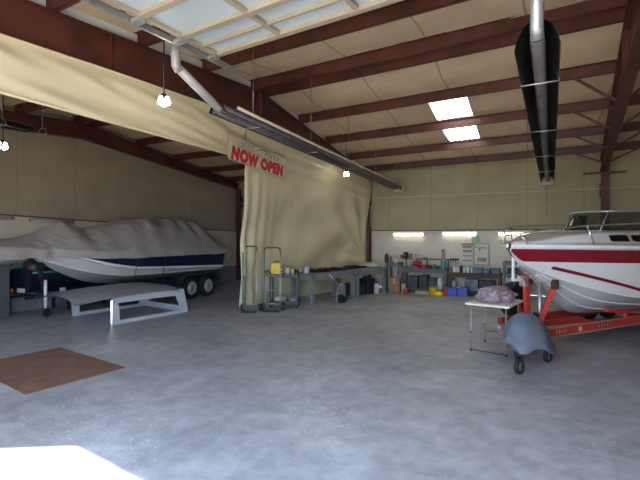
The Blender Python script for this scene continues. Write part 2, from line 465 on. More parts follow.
for y in (ribs[0]-.02, ribs[1], ribs[2], ribs[3]):
    MB().box((DX0+.0, y, DZ-.05), (.14, .10, .05), bev=.01).lathe([(.028, -.02), (.028, .02)], (DX0-.07, y, DZ-.05), 10, 'X').build('hinge', M['galv'], d)

# the door and its track stand a few degrees off the frame line
d.location = (DX0, 4.40, 0); d.rotation_euler = (0, 0, -.09)
for ch in [o for o in bpy.data.objects if o.parent == d]:
    for v in ch.data.vertices: v.co.x -= DX0; v.co.y -= 4.53

# ------------------------------------------------------------------ curtain
CXN = MX + .16
def cur_top(y): return interp(ZB, y) + .04
mb = MB()
HZ = 3.47          # bottom of the raised part
YC = 7.05          # front edge of the part that hangs to the floor
def drape(y, w):   # folds, stronger downward
    return 0
NU, NV = 170, 36
# header: y -0.2 .. YC
def f(a, b):
    y = lerp(-.15, YC, a); zt = cur_top(y); z = lerp(zt, HZ + .015*nz(y*1.7), b)
    x = CXN + min(1, b*5+.1)*(.03*math.sin(b*PI*2.2 + .8*nz(y*.5)) + .09*nz(y*.45, z*3.0 + y*.35, 1) + .05*nz(y*.8, z*6 + y*.8, 2)*min(1, b*4))
    return Vector((x, y, z))
mb.grid(f, 140, 30)
# hanging part
def bottom_line(a):
    p = Vector((-6.93, 9.05, .015)); q = Vector((-5.55, 14.62, .015))
    return p.lerp(q, a)
def f(a, b):
    y = lerp(YC, 14.66, a); top = Vector((CXN, y, cur_top(y)))
    bt = bottom_line(a)
    # straight down over the header depth, then drawn back
    zt = top.z
    t = max(0, b - .10)/.90
    e = t**.62
    p = top.lerp(bt, b); 
    p.x = lerp(top.x, bt.x, e); p.y = lerp(top.y, bt.y, e)
    w = min(1, b*1.6)
    edge = math.exp(-a*13)*1.25
    fold = .07*edge*math.sin(a*115)*w
    ang = math.atan2(b-.74, (1.02-a)*1.7); dist = math.hypot(b-.74, (1.02-a)*1.7)
    swag = .05*math.sin(ang*13+1)*math.sin(PI*min(1, max(0, (dist-.05)/.75)))
    broad = .16*nz(a*4, b*2.0 - a*1.5, 3)*w + .11*nz(a*7 + b*3.5, b*2.6 - a*2, 7)*w + .018*nz(a*12 + b*8, b*5, 9)*w + swag
    sag = .06*math.sin(PI*min(1, b*1.2))*math.sin(a*9+b*4)*w
    n = Vector((.96, -.28, 0))
    tuck = .03*math.exp(-((b-.17)/.012)**2)
    return p + n*(fold + broad*(.35 + .65*min(1, (1-b)*4+.2)) + sag*.6 + tuck)
mb.grid(f, NU, 80)
cur = thing('curtain', 'tall cream vinyl divider curtain hung from the steel rafter', 'curtain', (0, 0, 0))
mb.build('curtain_sheet', M['curtain'], cur, recalc=False)
# rolled hem along the raised lower edge, and top rail
MB().tube([(CXN+.01, y, HZ+.01) for y in [lerp(-.15, YC, i/30) for i in range(31)]], .022, 8).build('hem', M['curtain'], cur)
MB().tube([(CXN, y, cur_top(y)-.01) for y in [lerp(-.15, 14.66, i/40) for i in range(41)]], .014, 6).build('track', M['curtain'], cur)

# banner
def text_mesh(s, size, m, name, parent, origin, ex, ey, en, shear=0., bold=.0):
    cu = bpy.data.curves.new(name, 'FONT'); cu.body = s; cu.size = size; cu.shear = shear; cu.offset = bold; cu.extrude = .002; cu.space_character = 1.18
    o = bpy.data.objects.new(name, cu); C.objects.link(o)
    dg = bpy.context.evaluated_depsgraph_get(); me = bpy.data.meshes.new_from_object(o.evaluated_get(dg))
    bpy.data.objects.remove(o); 
    w = max(v.co.x for v in me.vertices)-min(v.co.x for v in me.vertices); x0 = min(v.co.x for v in me.vertices)
    ex, ey, en = Vector(ex), Vector(ey), Vector(en)
    for v in me.vertices:
        c = v.co.copy(); v.co = Vector(origin) + ex*(c.x-x0) + ey*c.y + en*c.z
    me.materials.clear(); me.materials.append(m)
    r = bpy.data.objects.new(name, me); C.objects.link(r); r.parent = parent
    return r, w
bx = CXN + .17
by0, by1 = PX(227.5, 148, bx).y, PX(285.5, 167, bx).y
bz0, bz1 = 3.38, 3.88
ban = thing('banner', 'cream vinyl banner reading NOW OPEN in red, tied to curtain', 'banner', (bx, by0, bz0))
mb = MB()
def bf(a, b):
    return Vector((.02*nz(a*5, b*3, 12), a*(by1-by0), b*(bz1-bz0) - .04 - .13*a - .02*math.sin(PI*a)*(b) + .012*nz(a*4, 3)))
mb.grid(bf, 40, 10, thick=.004); mb.build('sheet', M['banner'], ban)
o, w = text_mesh('NOW OPEN', .29, M['red_ink'], 'lettering', ban, (0, 0, 0), (0, 1, 0), (0, 0, 1), (1, 0, 0), .18, .024)
sx = (by1-by0-.2)/w
for v in o.data.vertices:
    yy, zz = v.co.y*sx + .09, v.co.z*1.08 + .05
    a_, b_ = yy/(by1-by0), zz/(bz1-bz0)
    v.co = Vector((v.co.x + bf(a_, b_).x + .008, yy, bf(a_, b_).z))
# faint script and swoosh above
def stroke(pts, r=.006):
    return [(.018 + bf(y/(by1-by0), z/.5).x, y, bf(y/(by1-by0), z/.5).z) for y, z in pts]
mb = MB()
for pts in ([(.42, .44), (.47, .36), (.56, .46)], [(.62, .43), (.63, .36)], [(.82, .44), (.74, .43), (.71, .38), (.76, .35), (.83, .36)],
            [(1.22, .40), (1.27, .41), (1.27, .36), (1.21, .35), (1.20, .39)], [(1.36, .34), (1.38, .41), (1.46, .34), (1.48, .41)],
            [(1.56, .40), (1.63, .41)], [(1.60, .40), (1.60, .33)], [(1.70, .34), (1.72, .40), (1.79, .39), (1.72, .37)]):
    mb.tube(stroke(pts), .007, 5)
mb.tube(stroke([(.88, .36), (1.0, .43), (1.12, .45), (1.25, .44), (1.45, .43), (1.75, .42)]), [.003, .010, .014, .010, .006, .003], 5)
mb.tube(stroke([(.30, .33), (.55, .30), (.85, .31), (1.1, .31), (1.5, .28), (1.8, .29)]), .005, 5)
mb.build('script_logo', M['grey_ink'], ban)
for a_ in (.0, 1.0):
    y = a_*(by1-by0)
    MB().tube([(0, y, bf(a_, 1).z-.005), (-.08, y+(.05 if a_ else -.05), bz1-bz0+.14)], .004, 5).build('tie_cord', M['white_plastic'], ban)

# ------------------------------------------------------------------ radiant heaters
def heater(name, label, p, q, w=.36, h=.2, flue=None, wide=True):
    p, q = Vector(p), Vector(q); L = (q-p).length
    t = thing(name, label, 'heater', p, math.atan2(q.y-p.y, q.x-p.x), 'radiant tube heaters under the roof')
    sl = math.atan2(q.z-p.z, Vector((q.x-p.x, q.y-p.y)).length)
    def X(x): return Vector((x*math.cos(sl), 0, x*math.sin(sl)))
    prof = [(-w/2, -h*.55), (-w/2+.015, -h*.25), (-w*.32, h*.2), (-w*.15, h*.42), (w*.15, h*.42), (w*.32, h*.2), (w/2-.015, -h*.25), (w/2, -h*.55)]
    mb = MB()
    def f(a, b):
        i = b*(len(prof)-1); k = min(int(i), len(prof)-2); u = i-k
        y = lerp(prof[k][0], prof[k+1][0], u); z = lerp(prof[k][1], prof[k+1][1], u)
        return X(a*L) + Vector((0, y, z))
    mb.grid(f, 24, len(prof)-1, thick=.008)
    mb.build('reflector', M['reflector'], t)
    # end caps
    for xx in (L,):
        MB().poly([X(xx)+Vector((0, y, z)) for y, z in prof], X(.008)).build('end_cap', M['reflector'], t)
    for s in ((-.09, .09) if wide else (0,)):
        MB().tube([X(.05)+Vector((0, s, -h*.12)), X(L-.05)+Vector((0, s, -h*.12))], .055, 12).build('burner_tube', M['tube_metal'], t)
    n = max(1, int(L/2.2))
    for k in range(n+1):
        x = lerp(.9, L-.5, k/n)
        m_ = MB().tube([X(x)+Vector((0, y*1.02, z*1.02+.004)) for y, z in prof] , .006, 5)
        m_.tube([X(x)+Vector((0, -w/2, -h*.55)), X(x)+Vector((0, w/2, -h*.55))], .008, 5)
        pw = t.location + Matrix.Rotation(t.rotation_euler.z, 3, 'Z') @ X(x)
        top = ztop(pw.y, pw.x)+.1 - pw.z
        m_.tube([X(x)+Vector((0, 0, h*.42)), X(x)+Vector((0, 0, top))], .005, 5)
        m_.build('hanger', M['galv'], t)
    return t, X, L
# right one
t, X, L = heater('radiant_heater', 'dark tube heater hanging beside the right rafter, seen from below', (.05, 3.75, 3.52), (.45, 13.6, 3.50), .33, .22, wide=False)
MB().tube([X(.04)+Vector((0, 0, -.04)), X(-.02)+Vector((0, 0, .03)), X(-.03)+Vector((0, 0, 1.1))], .050, 14).build('flue_pipe', M['galv'], t)
MB().box(X(L-.12)+Vector((0, 0, -.06)), (.30, .30, .24), bev=.01).build('burner_box', M['tan_paint'], t)
MB().tube([X(L-.2)+Vector((0, .02, -.17)), X(L-.18)+Vector((0, .03, -.6)), X(L-.2)+Vector((0, .01, -1.0))], .010, 6).build('pull_cord', M['carton'], t)
# left one, along the curtain
t, X, L = heater('radiant_heater', 'long dark tube heater with tan pipe running along the curtain', (-4.05, 4.75, 3.76), (-4.02, 14.2, 3.53), .27, .13)
MB().tube([X(.35)+Vector((0, -.12, .075)), X(L-.1)+Vector((0, -.12, .07))], .026, 10).build('gas_pipe', M['tan_paint'], t)
q0 = PX(218, 108, -4.05); q1 = PX(176, 66, -4.05); q2 = PX(175, 30, -4.05)
loc = Vector((-4.05, 4.75, 3.76)); rot = Matrix.Rotation(-t.rotation_euler.z, 3, 'Z')
def to_l(p): return rot @ (Vector(p)-loc)
MB().tube([to_l(q0)+Vector((.12, 0, 0)), to_l(q0), to_l(q1)], .058, 14).build('flue_pipe', M['duct'], t)
MB().tube([to_l(q1)+Vector((.05, 0, -.04)), to_l(q1), to_l(q2)], .060, 14).build('flue_elbow', M['duct'], t)
MB().box(X(L-.05)+Vector((0, 0, -.0)), (.32, .30, .26), bev=.01).tube([X(L-.25)+Vector((0, -.1, -.12)), X(L-.5)+Vector((0, -.05, -.13))], .04, 10).build('burner_box', M['tan_paint'], t)
# third, far bay
t, X, L = heater('radiant_heater', 'short grey tube heater hanging in the dark left bay', (-8.6, 4.1, 3.98), (-8.65, 4.75, 3.98), .26, .12, wide=False)

# ------------------------------------------------------------------ bulbs on rods
def pendant(label, p, top):
    t = thing('pendant_lamp', label, 'lamp', p, 0, 'clustered bulb lamps on rods')
    MB().tube([(0, 0, .10), (0, 0, top-p[2])], .010, 8).build('rod', M['dark_metal'], t)
    MB().lathe([(.0, .12), (.035, .11), (.04, .06), (.02, .04), (0, .04)], n=14).build('socket', M['dark_metal'], t)
    for a in (0.3, 2.4, 4.5):
        x, y = .062*math.cos(a), .062*math.sin(a)
        MB().lathe([(.0, .05), (.014, .045), (.017, .025), (.031, -.008), (.033, -.026), (.022, -.045), (0, -.052)], (x, y, 0), 14).tube([(0, 0, .08), (x, y, .05)], .014, 8).build('bulb', M['bulb'], t)
    return t
pendant('lit bulb cluster on a long rod before the cream header', PX(164, 102, -4.5), ztop(4.3)+.02)
pendant('lit bulb cluster over the work tables near back wall', PX(346, 174.5, -4.75), ztop(11.2)+.01)
pendant('lit bulb cluster in the dark left bay', PX(3, 146.5, -8.3), ztop(4.1)+.2)

# tube lights
def tube_light(label, p, L, rz, lit, group):
    t = thing('tube_light', label, 'light', p, rz, group)
    MB().box((0, -.03, 0), (L, .06, .09), bev=.008).build('housing', M['white_paint'] if lit else M['tube_off'], t)
    MB().tube([(-L/2+.02, -.085, -.02), (L/2-.02, -.085, -.02)], .038, 10).build('tube', M['lamp'] if lit else M['tube_off'], t)
    for s in (-1, 1): MB().box((s*(L/2-.01), -.07, -.01), (.02, .10, .08)).build('end_cap', M['white_paint'] if lit else M['tube_off'], t)
YW = YB - .10
for (u0, u1, v), lab in zip(((393, 423.5, 234), (442, 476.5, 233.2), (498, 521, 233.4)), ('lit tube light above green workbench, first from the curtain', 'lit tube light above the wall board and wooden bench', 'lit tube light beside the bow of the red and white boat')):
    a, b = PY(u0, v, YW), PY(u1, v, YW)
    if u0 == 498: b = a + Vector((1.05, 0, 0))
    tube_light(lab, ((a.x+b.x)/2, YW+.12, a.z), b.x-a.x, 0, True, 'lit tube lights on the back wall')
for (u0, u1, v0, v1), lab in zip(((-12, 15, 217, 218), (31, 75, 219.5, 222)), ('unlit tube light high on end wall at the far left', 'unlit tube light on end wall above peak of boat cover')):
    a, b = PX(u0, v0, XL+.15), PX(u1, v1, XL+.15)
    tube_light(lab, (XL+.035, (a.y+b.y)/2, min((a.z+b.z)/2, 2.40)), (b.y-a.y), PI/2, False, 'unlit tube lights on the end wall')

# ------------------------------------------------------------------ hull builder
def hull_fn(L, gun, gz, chb, chz, kz):
    """returns pt(d, f, side): d from bow, f 0 keel..1 chine..2 gunwale"""
    def pt(d, f, side):
        b, g, c, cz, k = sinterp(gun, d), sinterp(gz, d), sinterp(chb, d), sinterp(chz, d), sinterp(kz, d)
        if f <= 1:
            y = c*f; z = lerp(k, cz, f**1.15)
        else:
            t = f-1; y = lerp(c, b, t**.85); z = lerp(cz, g, t)
        return Vector((-d, side*y, z))
    return pt
def hull_band(pt, L, f0, f1, nd=48, nf=6, off=0., d0=0., sides=(-1, 1), fn0=None, fn1=None):
    mb = MB()
    for s in sides:
        def f(a, b):
            d = d0 + (L-d0)*a**1.5
            lo = fn0(d) if fn0 else f0; hi = fn1(d) if fn1 else f1
            p = pt(d, lerp(lo, hi, b), s)
            return p + Vector((0, s*off, 0))
        mb.grid(f, nd, nf)
    return mb

# ------------------------------------------------------------------ red and white boat
BW = Vector((-.30, 7.60, 0)); BA = math.atan2(-.79, -.613)     # bow points along local +x
def bl(d, y=0., z=0.): return Vector((-d, y, z))
boat = thing('motorboat', 'white motorboat with broad red side band on red trailer', 'boat', BW, BA)
gun = [(0, .03), (.2, .27), (.5, .52), (1, .82), (1.5, 1.0), (2, 1.1), (3, 1.2), (6.4, 1.15)]
gz = [(0, 1.74), (1, 1.73), (3, 1.70), (6.4, 1.66)]
chb = [(0, .0), (.2, .05), (.5, .16), (1, .42), (1.5, .68), (2, .85), (3, .98), (6.4, 1.0)]
chz = [(0, 1.66), (.2, 1.48), (.5, 1.32), (1, 1.12), (1.5, .97), (2, .88), (3, .80), (6.4, .76)]
kz = [(0, 1.66), (.2, 1.43), (.5, 1.27), (.8, 1.02), (1.1, .76), (1.4, .57), (1.8, .49), (3, .45), (6.4, .44)]
pt = hull_fn(6.4, gun, gz, chb, chz, kz)
HL = 6.4
mb = hull_band(pt, HL, 1, 2)
# transom
mb.poly([pt(HL, 0, 1), pt(HL, 1, 1), pt(HL, 2, 1), pt(HL, 2, -1), pt(HL, 1, -1)], (-.02, 0, 0))
mb.build('topsides', M['gelcoat'], boat)
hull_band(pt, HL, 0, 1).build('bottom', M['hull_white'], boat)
# strakes
for fs in (.36, .68, 1.0):
    for s in (-1, 1):
        mb = MB(); pts = []
        for i in range(40):
            d = lerp(.55 if fs < 1 else .3, HL, (i/39)**1.4); pts.append(pt(d, fs, s) + Vector((0, s*.006, -.004)))
        mb.tube(pts, .016, 6).build('spray_strake', M['gelcoat'], boat)
def f_at(dz):
    def fn(d):
        g, cz = sinterp(gz, d), sinterp(chz, d); return 2 - min(.98, dz/max(.05, g-cz))
    return fn
def fz(d, z):
    g, cz = sinterp(gz, d), sinterp(chz, d); return max(1.03, 1 + (z-cz)/(g-cz))
hull_band(pt, HL, 0, 0, off=.006, fn0=f_at(.26), fn1=f_at(.05), d0=.012).build('red_band', M['boat_red'], boat)['label'] = 'broad dark red band under the rub rail'
hull_band(pt, HL, 0, 0, off=.008, fn0=lambda d: fz(d, 1.355-.27*(d-.6)), fn1=lambda d: fz(d, 1.405-.27*(d-.6)), d0=.6, nf=2).build('pinstripe', M['boat_red'], boat)['label'] = 'thin red line sloping aft'
# rub rail / gunwale lip
for s in (-1, 1):
    MB().tube([pt(lerp(0, HL, (i/50)**1.5), 2, s) + Vector((.01, s*.012, .0)) for i in range(51)], .032, 8).build('rub_rail', M['white_paint'], boat)
# deck with raised cabin trunk
def dk(a, b):
    d = HL*.995*a**1.4 + .0; y = (b*2-1); B = sinterp(gun, d); g = sinterp(gz, d)
    inner = .78
    lift = interp([(0, .0), (.4, .04), (.8, .13), (1.4, .19), (2.4, .22), (3.2, .23)], d)
    ay = abs(y)
    k = 1 if ay < inner-.10 else (0 if ay > inner else (inner-ay)/.10)
    crown = .05*(1-ay*ay)
    return Vector((-d, y*B, g + .02 + crown + lift*k))
def dk_at(d, y): 
    return dk((d/HL/.995)**(1/1.4), (y+1)/2)
mb = MB(); mb.grid(dk, 70, 40); mb.build('deck', M['gelcoat'], boat)
# cabin side windows
for s in (-1, 1):
    for d0, d1 in ((1.45, 1.86), (1.93, 2.50), (2.6, 3.2)):
        mb = MB()
        def f(a, b):
            d = lerp(d0, d1, a); B = sinterp(gun, d); g = sinterp(gz, d)
            lo = dk_at(d, s*.775); hi = dk_at(d, s*.69)
            e = 1 if .06 < a < .94 else .7
            bb = .5 + (b-.5)*.62*e
            p = lo.lerp(hi, bb); return p + Vector((0, s*.012, .006))
        mb.grid(f, 10, 3, thick=.006); mb.build('cabin_window', M['black'], boat)
# windshield
def ws_base(q):   # q -1..1 around the curve
    a = q*PI*.5
    return dk_at(1.75 + 1.5*(1-math.cos(a))**1.3, .66*math.sin(a))
mb = MB()
def f(a, b):
    q = a*2-1; p = ws_base(q)
    top = p + Vector((-.34*math.cos(q*PI/2), 0, .36)); top.y *= .93
    return p.lerp(top, b)
mb.grid(f, 36, 3, thick=.006); wsh = mb.build('windshield', M['glass'], boat)
MB().tube([f(i/36, 1) for i in range(37)], .016, 8).build('frame', M['alu'], wsh)
MB().tube([f(i/36, 0) for i in range(37)], .012, 8).build('frame', M['alu'], wsh)
for q in (.12, .34, .66, .88):
    MB().tube([f(q, 0), f(q, 1)], .013, 8).build('post', M['alu'], wsh)
# bow rail
def rail_pt(d, s):
    B = sinterp(gun, d); g = sinterp(gz, d)
    return Vector((-d + .06, s*max(0, B*.93-.02), g + interp([(0, .17), (.4, .26), (1, .34), (2.4, .42), (3.4, .44)], d)))
MB().tube([rail_pt(3.4, -1)-Vector((.25, 0, .40))] + [rail_pt(lerp(3.4, 0.02, (i/26)**.7), -1) for i in range(27)] + [rail_pt(lerp(0.02, 3.4, (i/26)**1.4), 1) for i in range(1, 27)] + [rail_pt(3.4, 1)-Vector((.25, 0, .40))], .014, 8).build('bow_rail', M['chrome'], boat)
for d_ in (.12, .95, 1.95, 2.75):
    for s in (-1, 1):
        p = rail_pt(d_, s); B = dk_at(d_+.06, s*.93)
        MB().tube([p, Vector((p.x-.10, B.y, B.z-.01))], .011, 8).lathe([(.028, 0), (.028, .012)], (p.x-.10, B.y, B.z-.004), 10).build('stanchion', M['chrome'], boat)
# anchor roller and cleat at the bow
MB().box((.02, 0, 1.80), (.34, .09, .035), bev=.008).lathe([(.03, -.05), (.03, .05)], (.16, 0, 1.80), 12, 'Y').build('bow_roller', M['alu'], boat)
MB().tube([(-.62, -.09, 1.84), (-.62, .09, 1.84)], .014, 8).tube([(-.62, -.04, 1.78), (-.62, -.04, 1.84)], .012, 8).tube([(-.62, .04, 1.78), (-.62, .04, 1.84)], .012, 8).build('cleat', M['chrome'], boat)
# registration digits: silver mark on the band, seen at the frame edge
for s in (1,):
    mb = MB()
    for k, dd in enumerate((2.02, 2.10, 2.20)):
        a, b = pt(dd, f_at(.10)(dd), s), pt(dd+.05, f_at(.20)(dd), s)
        mb.tube([a+Vector((0, s*.012, 0)), b+Vector((0, s*.012, 0))], .012, 5)
    mb.build('decal', M['alu'], boat)

# ------------------------------------------------------------------ red trailer
tr = thing('boat_trailer', 'red boat trailer under the white motorboat', 'trailer', BW, BA)
for s in (-1, 1):
    y = s*.47
    m_ = MB()
    m_.bar((-.30, y, .37), (-6.2, y, .37), .06, .15).bar((-.30, y, .37), (.14, s*.06, .37), .06, .15)
    rl = m_.build('side_rail', M['trailer_red'], tr)
    sgn = s
    yy = y + s*.033
    MB().bar((-.30, yy, .30), (-6.2, yy, .30), .004, .012).bar((-.30, yy, .44), (-6.2, yy, .44), .004, .008).build('pinstripe', M['tan_paint'], rl)
    for d0, d1 in ((.42, .72), (1.02, 1.1), (1.5, 1.9)):
        MB().bar((-d0, yy, .37), (-d1, yy, .37), .005, .07).build('decal', M['redplastic'] if d1-d0 > .2 else M['white_plastic'], rl)
        if d1-d0 > .2:
            for k in range(5):
                x = lerp(d0+.04, d1-.04, k/4)
                MB().bar((-x, yy+s*.003, .345), (-x-.012*(k % 2), yy+s*.003, .395), .004, .014, (1, 0, 0)).build('mark', M['white_plastic'], rl)
for d_ in (.35, 1.9, 3.4, 5.0):
    MB().bar((-d_, -.47, .34), (-d_, .47, .34), .07, .06).build('crossmember', M['trailer_red'], tr)
MB().bar((.20, 0, .40), (-1.9, 0, .36), .09, .09).build('tongue', M['trailer_red'], tr)
MB().box((.20, 0, .42), (.16, .10, .09), bev=.02).build('coupler', M['galv'], tr)
for s in (-1, 1):
    m_ = MB()
    pts = [pt(lerp(1.9, 6.0, i/12), .50, s) + Vector((0, 0, -.075)) for i in range(13)]
    for a, b in zip(pts, pts[1:]): m_.bar(a, b, .10, .05)
    bk = m_.build('bunk', M['trailer_red'], tr)
    for d_ in (2.4, 3.4, 5.0):
        p = pt(d_, .50, s); MB().bar((p.x, p.y, .34), (p.x, p.y, p.z-.10), .05).build('post', M['trailer_red'], bk)
# winch stand: upright with winch, and two arms with pads either side of the stem
w_ = MB().bar((-.46, -.02, .40), (-.40, -.02, 1.25), .065, .08, (1, 0, 0)).build('winch_post', M['trailer_red'], tr)
wn = MB().box((-.36, -.02, 1.10), (.10, .12, .10), bev=.015).lathe([(.05, -.08), (.03, -.07), (.03, .07), (.05, .08)], (-.34, -.02, 1.20), 14, 'Y').build('winch', M['galv'], tr)
MB().tube([(-.34, -.13, 1.15), (-.30, -.18, 1.02), (-.30, -.26, 1.02)], .012, 7).build('crank', M['dark_metal'], wn)
MB().bar((-.18, -.08, 1.16), (-.18, -.08, 1.66), .035).box((-.18, -.08, 1.66), (.06, .14, .03)).bar((-.40, -.05, 1.16), (-.16, -.08, 1.16), .04).build('guide_post', M['white_paint'], tr)['label'] = 'white upright post'
for s in (-1, 1):
    m_ = MB().bar((-.58, s*.10, .40), (-.75, s*.25, 1.06), .075, .075)
    ar = m_.build('bow_arm', M['trailer_red'], tr)
    MB().box((-.76, s*.26, 1.09), (.17, .11, .12), rz=s*.5, ry=.5, bev=.02).build('pad', M['wood'], ar)
# front jack: grey tube with wheel
MB().tube([(-.60, .10, .22), (-.60, .10, 1.10)], .035, 12).tube([(-.60, .10, 1.09), (-.60, .20, 1.12)], .012, 8).build('jack', M['galv'], tr)
MB().box((-.60, .06, .52), (.10, .12, .16), bev=.01).build('jack_bracket', M['dark_metal'], tr)
MB().tube([(-.60, .10, .0), (-.60, .10, .24)], .025, 12).lathe([(.08, 0), (.08, .015)], (-.60, .10, 0), 14).build('jack_foot', M['galv'], tr)
def wheel(parent, c, r, w, axis, rim_m, name='wheel'):
    prof = [(r*.62, -w*.45), (r*.9, -w*.5), (r, -w*.3), (r, w*.3), (r*.9, w*.5), (r*.62, w*.45)]
    ty = MB().lathe(prof + [prof[0]], c, 28, axis, caps=False).build(name, M['rubber'], parent)
    ax = {'X': Vector((1, 0, 0)), 'Y': Vector((0, 1, 0))}[axis]
    mb = MB().lathe([(0, -w*.30), (r*.28, -w*.30), (r*.30, -w*.18), (r*.55, -w*.20), (r*.66, -w*.46), (r*.66, w*.46), (r*.55, w*.2), (r*.30, w*.18), (r*.28, w*.34), (0, w*.34)], c, 24, axis)
    for k in range(5):
        a = 2*PI*k/5
        e = Vector((0, math.cos(a), math.sin(a))) if axis == 'X' else Vector((math.cos(a), 0, math.sin(a)))
        for sd in (-1, 1):
            mb.bar(Vector(c)+e*r*.24+ax*sd*w*.22, Vector(c)+e*r*.64+ax*sd*w*.24, r*.2, w*.1, ax)
    mb.build('rim', rim_m, ty)
    return ty
for s in (-1, 1):
    for d_ in (3.75, 4.5):
        wheel(tr, (-d_, s*1.06, .33), .33, .19, 'Y', M['galv'])
    m_ = MB()
    prof = [(-3.32, .45), (-3.4, .66), (-3.6, .72), (-4.65, .72), (-4.85, .66), (-4.93, .45)]
    for a, b in zip(prof, prof[1:]): m_.bar((a[0], s*1.06, a[1]), (b[0], s*1.06, b[1]), .24, .015, (0, 0, 1))
    m_.bar((-4.1, s*.47, .34), (-4.1, s*.98, .34), .08).build('fender', M['trailer_red'], tr)
# spare tyre carried on the tongue
sp_ = wheel(tr, (-.72, -.52, .74), .32, .19, 'Y', M['dark_metal'], 'spare_wheel')
MB().bar((-.72, -.44, .74), (-.72, -.30, .40), .05).bar((-.72, .0, .40), (-.72, -.32, .40), .05).build('spare_bracket', M['trailer_red'], tr)

# ------------------------------------------------------------------ covered boat, left bay
LB = Vector((-10.30, 4.90, 0)); LA = -PI/2 + math.radians(1.0)
cb = thing('covered_boat', 'navy and white boat under a grey canvas cover', 'boat', LB, LA)
lgun = [(0, .03), (.55, .05), (.75, .27), (1.0, .48), (1.5, .78), (2.0, .97), (2.6, 1.06), (3.4, 1.10), (6.5, 1.08)]
lgz = [(0, 1.62), (.6, 1.58), (1.4, 1.50), (2.4, 1.46), (6.5, 1.44)]
lchb = [(0, .01), (.6, .015), (.85, .08), (1.2, .30), (1.7, .62), (2.2, .80), (2.8, .88), (6.5, .92)]
lchz = [(0, 1.58), (.6, 1.53), (.85, 1.42), (1.2, 1.24), (1.7, 1.04), (2.2, .93), (2.8, .86), (6.5, .80)]
lkz = [(0, 1.57), (.6, 1.52), (.85, 1.38), (1.14, 1.19), (1.67, .90), (2.2, .70), (3.0, .59), (6.5, .56)]
lpt = hull_fn(6.5, lgun, lgz, lchb, lchz, lkz); LL = 6.5
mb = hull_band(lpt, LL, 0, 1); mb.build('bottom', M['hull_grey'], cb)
def sf(d):   # stripe position along the topsides
    return interp([(0, 1.98), (1.1, 1.93), (1.6, 1.72), (2.2, 1.52), (3.0, 1.37), (6.5, 1.18)], d)
mb = hull_band(lpt, LL, 0, 0, fn0=lambda d: 1, fn1=lambda d: sf(d)-.14)
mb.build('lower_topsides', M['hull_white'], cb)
hull_band(lpt, LL, 0, 0, fn0=lambda d: sf(d)-.12, fn1=lambda d: sf(d), off=.01, nf=2).build('white_stripe', M['white_paint'], cb)['label'] = 'white stripe sweeping up to the bow'
mb = hull_band(lpt, LL, 0, 0, fn0=sf, fn1=lambda d: 2)
mb.poly([lpt(LL, 0, 1), lpt(LL, 1, 1), lpt(LL, 2, 1), lpt(LL, 2, -1), lpt(LL, 1, -1)], (-.02, 0, 0))
mb.build('navy_topsides', M['navy'], cb)
for s in (-1, 1):
    MB().tube([lpt(lerp(.1, LL, (i/40)**1.4), 1, s)+Vector((0, s*.005, 0)) for i in range(41)], .014, 6).build('chine_strake', M['gelcoat'], cb)
crown = [(-.95, 1.60), (-.7, 1.72), (-.1, 1.80), (.5, 1.88), (1.0, 2.04), (1.5, 2.16), (1.85, 2.12), (2.4, 2.16), (3.0, 2.30), (3.6, 2.40), (4.4, 2.40), (5.2, 2.42), (5.9, 2.36), (6.35, 2.05), (6.65, 1.50)]
mb = MB()
def f(a, b):
    d = lerp(-.92, 6.6, a); B = max(sinterp(lgun, max(0, d)), interp([(-.92, .06), (-.75, .22), (-.3, .34), (.2, .40), (.9, .46)], d) if d < 1 else 0)+.03
    g = sinterp(lgz, max(0, d)) - .05*max(0, -d); zc = sinterp(crown, d)
    q = b*2-1
    skirt = .13 + .10*interp([(0, 1), (.9, 0)], d) + .025*nz(d*1.6, 5 if q > 0 else 1)
    aq = abs(q)
    if aq > .88:
        t = (aq-.88)/.12
        return Vector((-d, math.copysign(B+.004+.012*math.sin(d*9), q), g + .05 - t*(skirt+.05)))
    r = aq/.88
    big = interp([(2.0, 1.15), (3.1, 2.3), (5.8, 2.6), (6.4, 1.6)], d)
    z = g+.05 + (zc-g-.05)*(1-r**big)
    w = math.sin(PI*min(1, r+.05))
    fold = .035*nz(d*3.2 + q*1.5, q*1.2, 2) + .045*interp([(0, .15), (2.3, .6), (3.1, 1), (6.5, 1)], d)*math.sin(d*8.5 + q*3.2 + 3*nz(d*.9, q*1.3)) * w + .03*nz(d*6 - q*4, q*3, 5)*w
    peak = .10*math.exp(-((d-1.5)/.22)**2)*math.exp(-(r/.45)**2)
    return Vector((-d, q/.88*B*(1 + .02*nz(d*3, q)), z + fold*.9 + peak))
mb.grid(f, 150, 60); mb.build('canvas_cover', M['canvas'], cb)
for d_ in (2.9, 3.85):
    p = [lpt(d_, fr, 1) + Vector((0, .02, 0)) for fr in (1.95, 1.5, 1.1, 1.0)]
    p.append(Vector((-d_, 1.0, .62)))
    MB().tube(p, .010, 5).build('tie_strap', M['black'], cb)
for d_ in (2.0, 3.0, 3.9, 4.8, 5.7, 6.6):
    pass
